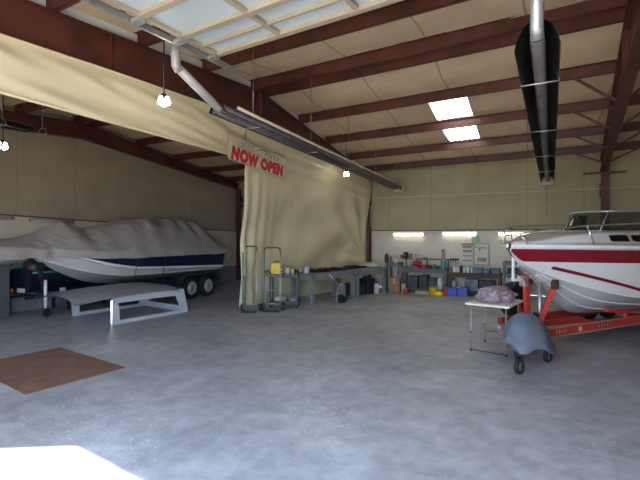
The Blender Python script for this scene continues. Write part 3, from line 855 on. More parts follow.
# its navy trailer
nt_ = thing('boat_trailer', 'navy tandem axle trailer carrying the covered boat', 'trailer', LB + Vector((0, -.65, 0)), LA)
for s in (-1, 1):
    MB().bar((-3.3, s*.80, .52), (-7.0, s*.80, .52), .07, .14).bar((-3.3, s*.80, .52), (-1.75, s*.06, .50), .07, .14).build('side_rail', M['trailer_navy'], nt_)
    for d_ in (5.32, 6.06):
        wheel(nt_, (-d_, s*1.20, .33), .33, .2, 'Y', M['rim'])
    m_ = MB(); prof = [(-4.85, .42), (-4.92, .60), (-5.1, .72), (-6.30, .72), (-6.46, .60), (-6.52, .42)]
    for a, b in zip(prof, prof[1:]): m_.bar((a[0], s*1.20, a[1]), (b[0], s*1.20, b[1]), .26, .02)
    m_.bar((-5.0, s*1.08, .60), (-6.4, s*1.08, .60), .02, .22)
    m_.build('fender', M['black'], nt_)
    m_ = MB()
    pts = [lpt(lerp(2.75, 6.3, i/8), .6, s)+Vector((-.65, 0, -.06)) for i in range(9)]
    for a, b in zip(pts, pts[1:]): m_.bar(a, b, .10, .05)
    bk = m_.build('bunk', M['grime'], nt_)
    MB().bar((-4.8, s*.55, .52), (-4.8, s*.55, .66), .05).build('post', M['trailer_navy'], bk)
for d_ in (3.4, 4.8, 5.3, 6.1, 6.95):
    MB().bar((-d_, -1.08, .46), (-d_, 1.08, .46), .06).build('axle', M['trailer_navy'], nt_)
MB().bar((-1.55, 0, .50), (-3.4, 0, .50), .09, .10).build('tongue', M['trailer_navy'], nt_)
MB().bar((-1.75, 0, .54), (-1.65, 0, 1.20), .08).box((-1.68, 0, 1.22), (.12, .12, .12)).build('winch_post', M['black'], nt_)
m_ = MB().tube([(-1.72, .10, .26), (-1.72, .10, .86)], .035, 12).tube([(-1.72, .10, .06), (-1.72, .10, .30)], .026, 10)
m_.build('jack', M['white_paint'], nt_)
wheel(nt_, (-1.72, .14, .10), .10, .06, 'Y', M['dark_metal'], 'jack_wheel')
MB().lathe([(.035, -.01), (.035, .01)], (-2.0, .32, .63), 12, 'Y').box((-2.0, .30, .62), (.12, .03, .08)).build('side_lamp', M['white_plastic'], nt_)

# ------------------------------------------------------------------ watercraft at the far left, tail toward us
wc = thing('watercraft', 'dark blue small watercraft with teal stripe at left edge', 'watercraft', (-10.97, 5.86, 0), math.radians(92))
def wcp(a, b):
    x = lerp(-.05, 2.4, a); B = sinterp([(0, .43), (.4, .46), (1.4, .40), (2.0, .24), (2.4, .04)], x)
    q = b*2*PI; top = sinterp([(0, 1.12), (.5, 1.18), (1.2, 1.16), (2.4, 1.0)], x)
    y = B*math.cos(q); sq = math.copysign(abs(math.sin(q))**.6, math.sin(q)); z = .80 + (top-.80)*sq if sq > 0 else .80 + .28*sq
    return Vector((x, math.copysign(abs(math.cos(q))**.6*B, math.cos(q)), z))
mb = MB(); mb.grid(wcp, 24, 24); mb.poly([wcp(0, j/24) for j in range(24)], (-.02, 0, 0)); mb.build('hull', M['black_navy'], wc)
MB().lathe([(0, -.02), (.2, 0), (.24, .12), (.22, .28), (.12, .40), (0, .43)], (.18, -.16, .98), 18).build('engine_cowl', M['black'], wc)
for s in (-1, 1):
    MB().tube([(x, s*(sinterp([(0, .38), (.4, .42), (1.4, .38), (2.0, .24), (2.4, .04)], x)+.01), 1.02) for x in (0, .4, .8, 1.2, 1.6, 2.0, 2.3)], .03, 6).build('side_stripe', M['teal'], wc)
MB().box((-.06, .16, 1.20), (.05, .44, .07), bev=.01).bar((-.03, .16, 1.05), (-.03, .16, 1.18), .05).build('stern_band', M['teal'], wc)
MB().box((1.0, 0, 1.24), (.9, .34, .2), bev=.06).build('seat', M['black'], wc)
MB().tube([(1.6, -.32, 1.4), (1.55, 0, 1.38), (1.6, .32, 1.4)], .02, 8).tube([(1.58, 0, 1.12), (1.55, 0, 1.38)], .04, 8).build('handlebar', M['black'], wc)
st = MB()
for x in (.95, 2.0):
    for s in (-1, 1): st.bar((x, s*.30, .0), (x, s*.30, .60), .06)
    st.bar((x, -.34, .58), (x, .34, .58), .06, .05)
for s in (-1, 1): st.bar((-.1, s*.28, .42), (2.0, s*.28, .42), .06)
st.build('stand', M['black'], wc)
MB().box((-.10, -.12, .60), (.012, .30, .10), bev=.004).build('licence_plate', M['white_plastic'], wc)
MB().bar((-.08, -.12, .55), (.2, -.28, .50), .03).build('plate_bracket', M['dark_metal'], wc)
for s in (1,):
    MB().lathe([(0, -.02), (.05, -.015), (.055, .02), (0, .03)], (-.10, s*.26, .58), 14, 'X').build('tail_lamp', M['orange_lens'], wc)
    MB().bar((-.08, .26, .58), (.02, .28, .48), .03).build('lamp_bracket', M['dark_metal'], wc)

# ------------------------------------------------------------------ grey fiberglass canopy on the floor
ca = math.radians(8)
AX = Vector((math.sin(ca), math.cos(ca), 0)); AY = Vector((-math.cos(ca), math.sin(ca), 0))
can = thing('boat_hardtop', 'grey primed fiberglass hardtop standing on the floor by boat trailer', 'boat hardtop', PZ(113, 325, 0), math.atan2(AX.y, AX.x))
W, LN = 1.78, 1.86
# roof: rounded slab, thin visor at the front (x negative)
def roofp(a, b, under=False):
    x = lerp(-.74, LN+.0, a); q = b*2-1
    wfront = interp([(-.74, .86), (-.6, .95), (-.3, 1.0), (LN-.2, 1.0), (LN, .96)], x)
    y = W/2 + q*(W/2+.02)*wfront
    edge = 1-abs(q)**4
    zt = interp([(-.74, .60), (-.3, .655), (.2, .685), (1.0, .70), (1.4, .685), (LN-.12, .63), (LN, .54)], x) - .10*(1-edge) + .03*(1-q*q)
    th = interp([(-.66, .02), (0, .055), (LN, .07)], x)
    return Vector((x, y, zt - (th if under else 0)))
mb = MB(); mb.grid(lambda a, b: roofp(a, b), 36, 20, thick=-.05); mb.build('roof', M['primer'], can)
def frame_panel(outer, inner, ext):
    mb = MB(); n = len(outer); e = Vector(ext)
    o0 = [mb.bm.verts.new(Vector(p)) for p in outer]; i0 = [mb.bm.verts.new(Vector(p)) for p in inner]
    o1 = [mb.bm.verts.new(v.co+e) for v in o0]; i1 = [mb.bm.verts.new(v.co+e) for v in i0]
    for k in range(n):
        j = (k+1) % n
        mb.bm.faces.new((o0[k], o0[j], i0[j], i0[k])); mb.bm.faces.new((o1[k], i1[k], i1[j], o1[j]))
        mb.bm.faces.new((o0[k], o1[k], o1[j], o0[j])); mb.bm.faces.new((i0[k], i0[j], i1[j], i1[k]))
    return mb
def side(y, yt, ext):
    out = [(.0, y, .0), (LN+.06, y, .0), (LN+.07, y, .09), (LN-.03, yt, .58), (.02, yt, .60), (-.02, y, .3)]
    inn = [(.15, y, .075), (LN-.16, y, .075), (LN-.14, y, .14), (LN-.24, yt, .44), (.14, yt, .45), (.14, y, .3)]
    return frame_panel(out, inn, ext)
side(.0, .03, (0, .045, 0)).build('side_panel', M['primer'], can)
side(W-.045, W-.075, (0, .045, 0)).build('side_panel', M['primer'], can)
MB().bar((-.035, -.006, .02), (-.02, .02, .52), .03, .03).build('edge_trim', M['chrome'], can)
# rear panel with window opening
out = [(LN+.06, .03, 0), (LN+.06, W-.03, 0), (LN-.04, W-.06, .58), (LN-.04, .06, .58)]
inn = [(LN+.04, .22, .14), (LN+.04, W-.22, .14), (LN-.02, W-.24, .44), (LN-.02, .24, .44)]
frame_panel(out, inn, (-.04, 0, 0)).build('rear_panel', M['primer'], can)
# pale carton seen through the side window stays a thing of its own
cz = PZ(143, 306, 0)

# ------------------------------------------------------------------ rust-brown mat
pts = [PZ(60, 348, 0), PZ(125, 368, 0), PZ(25, 395, 0)]
p4 = Vector((-7.36, 3.18, 0))
base = sum(pts, Vector())/3
mo = MB().poly([p - base for p in (pts[0], p4, pts[2], pts[1])], (0, 0, .012)).build('floor_mat', M['rust'])
mo.location = base + Vector((0, 0, .001))
tag(mo, 'rust brown rectangular sheet lying flat on the concrete floor', 'mat')

# ------------------------------------------------------------------ white folding table
ta = math.radians(-12)
tb = thing('folding_table', 'small white topped folding table with thin metal legs', 'table', PZ(471, 350.5, 0), ta)
tw, td, th = .55, .92, .80
MB().box((tw/2+.0, td/2-.08, th-.018), (tw+.14, td, .036), bev=.012).build('tabletop', M['table_white'], tb)
for x in (0, tw):
    for y in (0, td-.18):
        l = MB().tube([(x, y, .0), (x, y, th-.03)], .011, 8).build('leg', M['galv'], tb)
        MB().lathe([(.016, 0), (.016, .03)], (x, y, 0), 10).build('foot', M['rubber'], l)
        MB().lathe([(.014, 0), (.014, .02)], (x, y, .30), 10).build('collar', M['rubber'], l)
MB().tube([(0, 0, .02), (tw, 0, .02)], .007, 6).build('stretcher', M['dark_metal'], tb)
MB().tube([(0, td-.18, .20), (tw, td-.18, .20)], .007, 6).build('stretcher', M['dark_metal'], tb)
def lump(name, m, dims, seed, label, cat, loc, rz=0, parent=None, amp=.16, group=None, sub=4):
    mb = MB(); bmesh.ops.create_icosphere(mb.bm, subdivisions=sub, radius=1)
    for v in mb.bm.verts:
        c = v.co.normalized()
        k = 1 + amp*nz(c.x*1.7+seed, c.y*1.7, c.z*1.7) + amp*.45*nz(c.x*5+seed, c.y*5, c.z*5) + amp*.25*abs(nz(c.x*11+seed, c.y*11, c.z*11))
        x, y, z = c.x*k*dims[0]/2, c.y*k*dims[1]/2, c.z
        zz = (z*.5+.5)
        zz = max(0, (zz-.22)/.78)**.85
        v.co = Vector((x, y, zz*dims[2]*(.9+.25*k-.25)))
    o = mb.build(name, m, parent, smooth=True)
    o.location = loc; o.rotation_euler.z = rz
    if label: tag(o, label, cat, group)
    return o
tM = Matrix.Translation(tb.location) @ Matrix.Rotation(ta, 4, 'Z')
lump('plastic_bag', M['purple_cloth'], (.60, .68, .27), 3.3, 'clear plastic bag of mauve cloth heaped on white folding table', 'bag', tM @ Vector((tw/2-.02, td/2-.02, th)), ta, amp=.28, sub=5)

# ------------------------------------------------------------------ covered small machine on wheels
ct = thing('covered_cart', 'small wheeled machine under a blue grey cover beside folding table', 'cart', (.045, 6.80, 0), math.atan2(7.25-6.38, .23+.16))
wheel(ct, (-.44, .0, .105), .105, .06, 'Y', M['galv'], 'wheel')
wheel(ct, (.42, -.02, .105), .105, .06, 'Y', M['galv'], 'wheel')
wheel(ct, (.30, .34, .105), .105, .06, 'Y', M['galv'], 'wheel')
fr = MB()
fr.bar((-.44, .05, .26), (.45, .03, .26), .05).bar((.30, .05, .26), (.30, .30, .26), .05)
for x, y in ((-.44, .0), (.42, -.02), (.30, .34)):
    for s in (-1, 1): fr.bar((x, y+s*.045, .09), (x, y+s*.045, .27), .012, .03)
    fr.bar((x-.04, y, .265), (x+.04, y, .265), .12, .015)
fr.build('frame', M['dark_metal'], ct)
MB().box((.0, .08, .40), (.36, .24, .24), bev=.05).build('engine', M['grime'], ct)
mb = MB()
def f(a, b):
    q = a*2*PI; r = b
    # profile from crown to hem
    ra = sinterp([(0, 0), (.12, .12), (.25, .23), (.42, .33), (.7, .42), (1, .45)], r)
    z = sinterp([(0, .765), (.12, .75), (.25, .70), (.42, .60), (.7, .44), (1, .28)], r)
    ex = .86 + .05*math.cos(2*q); ey = .73
    hem = (.03*math.sin(3*q+1) + .035*math.sin(5*q) - .05*math.cos(q-.2))*r**2
    k = 1 + (.05*math.sin(7*q+2*r) + .12*nz(math.cos(q)*1.6, math.sin(q)*1.6, r*3))*min(1, r*1.6)
    z += hem + .035*math.sin(q)*r**2 + .02*nz(math.cos(q)*2, math.sin(q)*2, r*4+3)
    return Vector((math.cos(q)*ra*ex*k + .04*(1-r), math.sin(q)*ra*ey*k + .08 + .07*(1-r), z))
mb.grid(f, 72, 26)
bmesh.ops.remove_doubles(mb.bm, verts=mb.bm.verts, dist=.0005)
mb.build('cover', M['canvas_blue'], ct)

# ------------------------------------------------------------------ work tables beside the curtain
TD = Vector((.301, .954, 0)).normalized(); TA = math.atan2(TD.y, TD.x)
def work_table(label, p, L, D, hgt, legs):
    t = thing('work_table', label, 'table', p, TA, 'grey steel work tables along the curtain')
    MB().box((L/2, D/2, hgt-.02), (L, D, .04), bev=.006).build('tabletop', M['table_grey'], t)
    MB().bar((.02, .03, hgt-.12), (L-.02, .03, hgt-.12), .02, .16).bar((.02, D-.03, hgt-.12), (L-.02, D-.03, hgt-.12), .02, .16).bar((.03, .03, hgt-.12), (.03, D-.03, hgt-.12), .02, .16).bar((L-.03, .03, hgt-.12), (L-.03, D-.03, hgt-.12), .02, .16).build('apron', M['table_grey'], t)
    for x in (.09, L-.09):
        for y in (.07, D-.07):
            l = MB().bar((x, y, .015), (x, y, hgt-.04), .10, .10, (1, 0, 0)).build('leg', M['table_grey'], t)
            MB().box((x, y, .008), (.15, .13, .016)).build('foot', M['galv'], l)
    return t
p0 = PZ(312, 305, 0); p1 = PZ(384, 293.5, 0)
t1p = p0 - TD*.09 + Vector((TD.y, -TD.x, 0))*.07
WT1 = work_table('near grey steel work table, dark sheets spread over its top', t1p, 1.92, .92, .87, 4)
WT2 = work_table('far grey steel work table with cream cloth heap at its end', t1p + TD*1.96, 1.60, .92, .87, 4)
def on(t, x, y, z): return Matrix.Translation(t.location) @ Matrix.Rotation(t.rotation_euler.z, 4, 'Z') @ Vector((x, y, z))
# dark sheets lying on both tables
for k, (t, x, y, lx, ly, dz, mm, lab) in enumerate(((WT1, .60, .36, .74, .5, 0, 'dark_sheet', 'dark curled rubber sheet on near work table, toward its middle'), (WT1, 1.42, .42, .80, .62, 0, 'dark_sheet', 'dark curled sheet on near work table, at its far end'), (WT2, .48, .5, .78, .55, 0, 'dark_sheet', 'dark curled sheet lying on the far work table'), (WT1, .62, .775, .6, .22, .0, 'wood', 'brown narrow sheet at curtain edge of near work table'))):
    mb = MB()
    def f(a, b, k=k):
        return Vector(((a-.5)*lx, (b-.5)*ly, .012+.05*abs(nz(a*3+k*5, b*2))+.03*(b**3)+.018*math.sin(a*9+k)**2))
    mb.grid(f, 24, 10, thick=.006)
    o = mb.build('rubber_sheet' if mm == 'dark_sheet' else 'board_sheet', M[mm]); o.location = on(t, x, y, .87); o.rotation_euler.z = TA + .1*(k-1)
    tag(o, lab, 'sheet', 'loose dark sheets on the work tables')
lump('cloth_heap', M['cream_cloth'], (.62, .7, .17), 8.1, 'cream folded cloth heaped on far end of the far work table', 'cloth', on(WT2, 1.25, .42, .87), TA, amp=.15)
# white drum and jars at the near end of table one
def jar(name, m, cap_m, r, h, label, cat, loc, group=None, prof=None):
    t = thing(name, label, cat, loc, 0, group)
    MB().lathe(prof or [(0, 0), (r*.9, 0), (r, .02), (r, h*.72), (r*.8, h*.80), (r*.4, h*.86), (r*.4, h*.9), (0, h*.9)], n=16).build('body', m, t)
    MB().lathe([(r*.46, h*.86), (r*.46, h), (0, h)], n=12).build('cap', cap_m, t)
    return t
def canister(name, m, r, h, label, cat, loc, lid=None, group=None):
    t = thing(name, label, cat, loc, 0, group)
    MB().lathe([(0, 0), (r*.96, 0), (r, .01), (r, h*.9), (r*.97, h*.92), (0, h*.92)], n=18).build('body', m, t)
    MB().lathe([(r*1.03, h*.9), (r*1.03, h), (r*.9, h), (r*.9, h*.97), (0, h*.97)], n=18).build('lid', lid or M['galv'], t)
    return t
canister('paint_can', M['white_plastic'], .085, .19, 'white can on its near corner of the work table beside cart', 'can', on(WT1, .10, .30, .87))
canister('paint_can', M['white_plastic'], .075, .14, 'smaller white can behind the first on near work table', 'can', on(WT1, .12, .58, .87))
def carton(label, loc, d, rz, m='carton', name='cardboard_box', cat='box', group=None):
    t = thing(name, label, cat, loc, rz, group)
    MB().box((0, 0, d[2]/2), d, bev=.006).build('carton', M[m], t)
    MB().box((0, 0, d[2]+.001), (d[0]*.98, .05, .004)).box((0, -d[1]/2-.0005, d[2]*.8), (.05, .003, d[2]*.36)).build('tape' if m == 'carton' else 'strap', M['tan_paint'] if m == 'carton' else M['dark_metal'], t)
    return t
carton('low brown box lying on near work table by the cans', on(WT1, .33, .62, .87), (.32, .24, .09), TA+.2)
# goods under the tables
carton('tall grey crate at left edge beside the dark blue watercraft', (-11.26, 5.32, 0), (.48, .56, 1.22), .05, 'bench_grey', 'storage_crate', 'crate')
carton('dark crate on the floor under the far work table, curtain side', on(WT2, .5, .5, 0), (.5, .45, .38), TA, 'grime', 'storage_crate', 'crate')
carton('black crate on floor under far work table, at its end', on(WT2, 1.08, .48, 0), (.42, .42, .5), TA, 'black', 'storage_crate', 'crate')
jar('jug', M['white_plastic'], M['blue'], .09, .40, 'white jug standing under far end of the far work table', 'jug', on(WT2, 1.22, .16, 0))
# trailer dolly with wheel standing before table one
dl = thing('trailer_jack', 'grey wheeled trailer jack leaning against near work table', 'jack', PZ(338, 303.5, 0), TA)
wheel(dl, (.16, -.02, .20), .20, .10, 'Y', M['dark_metal'])
MB().box((-.02, -.10, .30), (.30, .10, .05), bev=.01).bar((-.10, -.10, .28), (-.10, -.10, .50), .06).bar((.05, -.10, .28), (.05, -.10, .56), .06).box((.06, -.05, .50), (.28, .05, .10), bev=.01).bar((.16, -.10, .20), (.16, -.10, .50), .05, .02).bar((.16, .06, .20), (.16, .06, .50), .05, .02).build('bracket', M['galv'], dl)
MB().tube([(-.02, -.10, .45), (-.48, -.12, .86)], .020, 10).build('handle', M['galv'], dl)
MB().bar((-.16, -.10, .0), (-.16, -.10, .30), .04).box((-.16, -.10, .008), (.16, .12, .016)).build('foot', M['galv'], dl)

# ------------------------------------------------------------------ hand trucks, black cart
def hand_truck(label, p, rz, w, hgt, lean):
    t = thing('hand_truck', label, 'hand truck', p, rz, 'tubular hand trucks by the curtain')
    def q(x, z, y=0): return Vector((x, .10 + y + lean*z/hgt, z))
    for s, m in ((-1, 'teal'), (1, 'galv')):
        MB().tube([q(s*w/2, .10), q(s*w/2, .5), q(s*w/2, hgt-.08)], .016, 8).build('upright', M[m], t)
    MB().tube([q(-w/2, hgt-.10), q(-w/2+.02, hgt-.02), q(-w/2+.07, hgt), q(w/2-.07, hgt), q(w/2-.02, hgt-.02), q(w/2, hgt-.10)], .016, 8).build('handle', M['dark_metal'], t)
    for z in (.18, .52, .88):
        MB().tube([q(-w/2, z), q(w/2, z)], .012, 8).build('crossbar', M['galv'], t)
    MB().tube([q(w/2, hgt*.62), q(w/2, .35, .28), Vector((w/2, .42, .12))], .012, 8).tube([q(-w/2, hgt*.62), q(-w/2, .35, .28), Vector((-w/2, .42, .12))], .012, 8).build('rear_strut', M['galv'], t)
    MB().box((0, -.03, .012), (w, .20, .012)).bar((0-w/2, .10, .03), (w/2, .10, .03), .02, .06).build('toe_plate', M['dark_metal'], t)
    for s in (-1, 1):
        wheel(t, (s*(w/2+.05), .22, .09), .09, .05, 'X', M['galv'])
    return t
hand_truck('teal sided hand truck at the curtain edge', PZ(249, 312.5, 0), math.radians(24), .36, 1.64, .02)
hand_truck('teal sided hand truck before the black utility cart', PZ(271, 311.5, 0), math.radians(20), .42, 1.60, .06)
uc = thing('utility_cart', 'black two shelf utility cart by the curtain', 'cart', (-5.84, 9.58, 0), math.radians(24))
for z in (.14, .84):
    MB().box((0, 0, z), (.74, .48, .03), bev=.008).bar((-.37, -.24, z+.03), (.37, -.24, z+.03), .02, .06).bar((-.37, .24, z+.03), (.37, .24, z+.03), .02, .06).bar((-.37, -.24, z+.03), (-.37, .24, z+.03), .02, .06).bar((.37, -.24, z+.03), (.37, .24, z+.03), .02, .06).build('shelf', M['black'], uc)
for x in (-.35, .35):
    for y in (-.22, .22):
        MB().bar((x, y, .10), (x, y, .86), .04, .04, (1, 0, 0)).build('post', M['black'], uc)
        wheel(uc, (x, y, .05), .05, .03, 'X', M['galv'], 'caster')
MB().tube([(-.40, -.2, .86), (-.50, -.2, .98), (-.50, .2, .98), (-.40, .2, .86)], .014, 8).build('handle', M['black'], uc)
# yellow case etc. on the cart
yc = thing('tool_case', 'bright yellow case standing on the black utility cart', 'case', on(uc, -.20, -.06, .87), math.radians(24))
MB().box((0, 0, .16), (.30, .16, .32), bev=.03).build('case_body', M['yellow'], yc)
MB().tube([(-.07, 0, .31), (-.05, 0, .36), (.05, 0, .36), (.07, 0, .31)], .012, 8).build('handle', M['black'], yc)
for z in (.1, .22): MB().box((.14, -.06, z), (.06, .09, .03)).build('latch', M['black'], yc)
jar('spray_bottle', M['yellow'], M['black'], .04, .20, 'small yellow bottle on black cart, right of yellow case', 'bottle', on(uc, .22, -.05, .87))
canister('paint_can', M['grime'], .07, .15, 'dark can on right end of the black utility cart', 'can', on(uc, .30, .12, .87))
jar('jug', M['white_plastic'], M['blue'], .08, .22, 'white jug on top of black cart beside yellow case', 'jug', on(uc, .06, .10, .87))
lump('rag_pile', M['cream_cloth'], (.36, .34, .18), 2.2, 'cream rags on lower shelf of the black cart', 'rags', on(uc, -.12, 0, .16), 0)
lump('rag_pile', M['purple_cloth'], (.24, .28, .14), 5.2, 'mauve rags at right end of lower cart shelf', 'rags', on(uc, .22, 0, .16), 0)

# ------------------------------------------------------------------ benches on the back wall
def at(u, Y=14.0): return PY(u, 236, Y).x
def bench(name, label, x0, x1, y0, y1, top, low, m_top, m_leg, group=None, upper=None):
    t = thing(name, label, 'workbench', ((x0+x1)/2, (y0+y1)/2, 0), 0, group)
    L, D = x1-x0, y1-y0
    MB().box((0, 0, top-.025), (L, D, .05), bev=.006).build('worktop', m_top, t)
    MB().box((0, 0, low), (L-.06, D-.06, .03)).build('shelf', m_leg, t)
    for x in (-L/2+.05, L/2-.05):
        for y in (-D/2+.05, D/2-.05):
            MB().bar((x, y, 0), (x, y, top-.05), .07, .07, (1, 0, 0)).build('leg', m_leg, t)
    MB().bar((-L/2+.08, -D/2+.04, top-.10), (L/2-.08, -D/2+.04, top-.10), .03, .09).build('apron', m_leg, t)
    if upper:
        u = MB().box((0, D/2-.16, upper), (L, .30, .03)).build('upper_shelf', m_leg, t)
        for x in (-L/2+.04, 0, L/2-.04):
            MB().bar((x, D/2-.05, top), (x, D/2-.05, upper), .04).build('post', m_leg, u)
    return t
x0, x1 = at(400)+.0, at(446)
B1 = bench('workbench', 'grey green workbench with upper shelf on back wall', x0, x1, 13.95, 14.72, .82, .12, M['bench_green'], M['bench_green'], None, 1.10)
x2, x3 = at(448.5), at(501)
B2 = bench('workbench', 'brown wooden workbench holding a row of cans', x2, x3, 14.0, 14.72, .72, .10, M['wood'], M['wood'])
# metal rack, right of the wooden bench
rk = thing('shelf_rack', 'grey metal shelf rack between wooden bench and red trailer', 'shelf', (at(516), 14.35, 0))
rw = at(530)-at(503)
for z in (.12, .45, .72, 1.05):
    MB().box((0, 0, z), (rw, .6, .03)).bar((-rw/2, -.30, z), (rw/2, -.30, z), .02, .06).build('shelf', M['bench_grey'], rk)
for x in (-rw/2+.03, rw/2-.03):
    for y in (-.27, .27): MB().bar((x, y, 0), (x, y, 1.12), .05, .05, (1, 0, 0)).build('upright', M['bench_grey'], rk)
# left small stand between far table and bench with tools
x4, x5 = at(384.5), at(398.5)
B0 = bench('tool_stand', 'narrow grey tool stand in the corner by column', x4, x5, 14.05, 14.65, .98, .2, M['bench_grey'], M['bench_grey'])

def place(u, z, Y): return Vector((at(u, Y), Y, z))
# on the tool stand
jar('oil_bottle', M['grime'], M['dark_metal'], .07, .32, 'dark bottle on the corner tool stand, tallest there', 'bottle', place(386.5, .98, 14.2))
jar('oil_bottle', M['carton'], M['dark_metal'], .05, .24, 'brown bottle on the corner tool stand, beside the dark bottle', 'bottle', place(390.5, .98, 14.15))
jar('oil_bottle', M['white_plastic'], M['redplastic'], .055, .20, 'white bottle at right end of the corner tool stand', 'bottle', place(396, .98, 14.15))
# on bench one: bench vise, red machine, cans
v_ = thing('bench_vise', 'dark bench vise on upper shelf of green workbench', 'vise', place(406.5, 1.115, 14.55))
MB().lathe([(.08, 0), (.08, .03), (.05, .05), (.05, .12), (0, .12)], n=14).build('base', M['dark_metal'], v_)
MB().box((0, -.06, .17), (.10, .20, .12), bev=.015).build('fixed_jaw', M['dark_metal'], v_)
MB().box((0, -.22, .17), (.10, .06, .12), bev=.015).bar((0, -.25, .14), (0, -.05, .14), .04).build('sliding_jaw', M['dark_metal'], v_)
MB().tube([(-.09, -.27, .13), (.09, -.27, .13)], .009, 8).build('handle', M['galv'], v_)
rm = thing('bench_grinder', 'red bench machine on left end of green workbench', 'grinder', place(416, .82, 14.15))
MB().lathe([(0, -.12), (.08, -.10), (.10, 0), (.08, .10), (0, .12)], (0, 0, .16), 16, 'X').box((0, 0, .04), (.18, .16, .08), bev=.015).build('motor', M['redplastic'], rm)
for s in (-1, 1): MB().lathe([(.085, -.02), (.09, 0), (.085, .02)], (s*.17, 0, .16), 16, 'X').tube([(s*.10, 0, .16), (s*.17, 0, .16)], .015, 8).build('grinding_disc', M['redplastic'] if s > 0 else M['galv'], rm)
lump('rag_pile', M['redplastic'], (.34, .3, .12), 6.1, 'red rag heap on green workbench beside the red machine', 'rags', place(423.5, .82, 14.2), 0)
for (u, r, h, mm, lab) in ((430, .06, .12, 'grime', 'small dark can on green workbench, middle'), (434.5, .055, .15, 'bench_green', 'green grey can on green workbench, right of the dark one'), (438, .05, .10, 'grime', 'low dark can on green workbench, near its right end'), (443.5, .09, .30, 'teal', 'tall teal canister at right end of green workbench')):
    canister('metal_can', M[mm], r, h, lab, 'can', place(u, .82, 14.15))
for (u, mm, h, lab) in ((402.5, 'redplastic', .14, 'pink red tub on upper shelf of green workbench'), (410, 'carton', .18, 'brown tin on upper shelf, right of the vise'), (414, 'tan_paint', .16, 'tan tin on upper shelf of green workbench'), (425, 'bench_grey', .06, 'flat grey tin on upper shelf middle')):
    canister('metal_tin', M[mm], .07, h, lab, 'tin', place(u, 1.115, 14.52))
# below bench one
carton('brown cardboard box on floor left of the green workbench', place(395.3, 0, 13.85), (.36, .34, .50), .05)
jar('oil_bottle', M['tan_paint'], M['dark_metal'], .07, .36, 'tan bottle standing on floor right of the brown box', 'bottle', place(403.6, 0, 13.83))
canister('metal_can', M['redplastic'], .10, .16, 'red can on floor beneath left end of green workbench', 'can', place(406, 0, 13.80))
for (u, w, h, mm, lab) in ((414, .34, .40, 'black', 'black case under green workbench, left one'), (424.5, .28, .44, 'grime', 'dark crate under green workbench, middle one'), (433.5, .24, .36, 'black', 'black case under green workbench, right one')):
    carton(lab, place(u, .136, 14.25), (w, .4, h), 0, mm, 'storage_case', 'case')
jar('jug', M['white_plastic'], M['white_plastic'], .10, .42, 'pale jug under right end of the green workbench', 'jug', place(440, .136, 14.15))
yb = thing('bucket', 'yellow bucket on floor before green workbench', 'bucket', place(433.2, 0, 13.72))
MB().lathe([(0, 0), (.11, 0), (.14, .22), (.15, .23), (.14, .24), (.13, .24), (.10, .02), (0, .02)], n=20).build('body', M['yellow'], yb)
MB().tube([(-.14, 0, .22), (-.10, -.10, .28), (0, -.14, .30), (.10, -.10, .28), (.14, 0, .22)], .006, 6).build('bail', M['galv'], yb)
lump('cloth_heap', M['yellow'], (.30, .26, .16), 9.7, 'yellow cloth heap beside the yellow bucket', 'cloth', place(438.8, 0, 13.70), 0, amp=.2)
MB_ = MB().box((0, 0, .05), (.55, .10, .10), bev=.01).build('timber_offcut', M['wood_pale']); MB_.location = place(424, 0, 13.80)
tag(MB_, 'pale timber offcut on the floor left of yellow bucket', 'timber')
# on bench two: row of cans and jars
row = [(451.0, .05, .20, 'bench_grey', 'grey can at left end of wooden bench'), (454.3, .055, .22, 'paper', 'tall cream can on wooden bench, second from left end'), (458.0, .06, .20, 'white_plastic', 'white can on wooden bench, third from left end'),
       (461.5, .045, .24, 'grime', 'slim dark can on wooden bench beside white ones'), (464.5, .055, .19, 'white_plastic', 'white can under white card strip on wooden bench'), (468.0, .05, .21, 'paper', 'cream can on wooden bench, left of framed board'),
       (471.8, .055, .17, 'galv', 'silver can on wooden bench beneath framed board edge')]
for u, r, h, mm, lab in row: canister('metal_can', M[mm], r, h, lab, 'can', place(u, .72, 14.18), group='cans on the wooden bench')
for u, w, h, mm, lab in ((478.5, .34, .17, 'teal_dull', 'teal box on wooden bench beneath framed board'), (487.0, .28, .14, 'canvas_blue', 'grey blue box on wooden bench, right of teal box'), (494.5, .30, .18, 'teal_dull', 'dark teal box near right end of wooden bench')):
    carton(lab, place(u, .72, 14.2), (w, .24, h), 0, mm, 'parts_box', 'box')
# under bench two
for k, (u, lab) in enumerate(((452.6, 'blue bin under wooden bench, leftmost of two'), (463.2, 'blue bin under wooden bench, right of two'))):
    b = thing('storage_bin', lab, 'bin', place(u, .0, 13.90), 0, 'blue bins under the wooden bench')
    MB().poly([(-.12, -.15, 0), (.12, -.15, 0), (.12, .15, 0), (-.12, .15, 0)], (0, 0, .015)).bar((-.125, -.16, .13), (.125, -.16, .13), .015, .26).bar((-.125, .16, .13), (.125, .16, .13), .015, .26).bar((-.125, -.16, .13), (-.125, .16, .13), .015, .26).bar((.125, -.16, .13), (.125, .16, .13), .015, .26).build('tub', M['blue'], b)
    MB().bar((-.135, -.17, .255), (.135, -.17, .255), .03, .02).bar((-.135, .17, .255), (.135, .17, .255), .03, .02).bar((-.135, -.17, .255), (-.135, .17, .255), .03, .02).bar((.135, -.17, .255), (.135, .17, .255), .03, .02).build('rim', M['blue'], b)
jar('jug', M['blue'], M['white_plastic'], .10, .30, 'round blue jug between the two blue bins', 'jug', place(457.9, 0, 13.86))
jar('jug', M['white_plastic'], M['redplastic'], .10, .38, 'white jug on shelf under left end of wooden bench', 'jug', place(453.5, .115, 14.32))
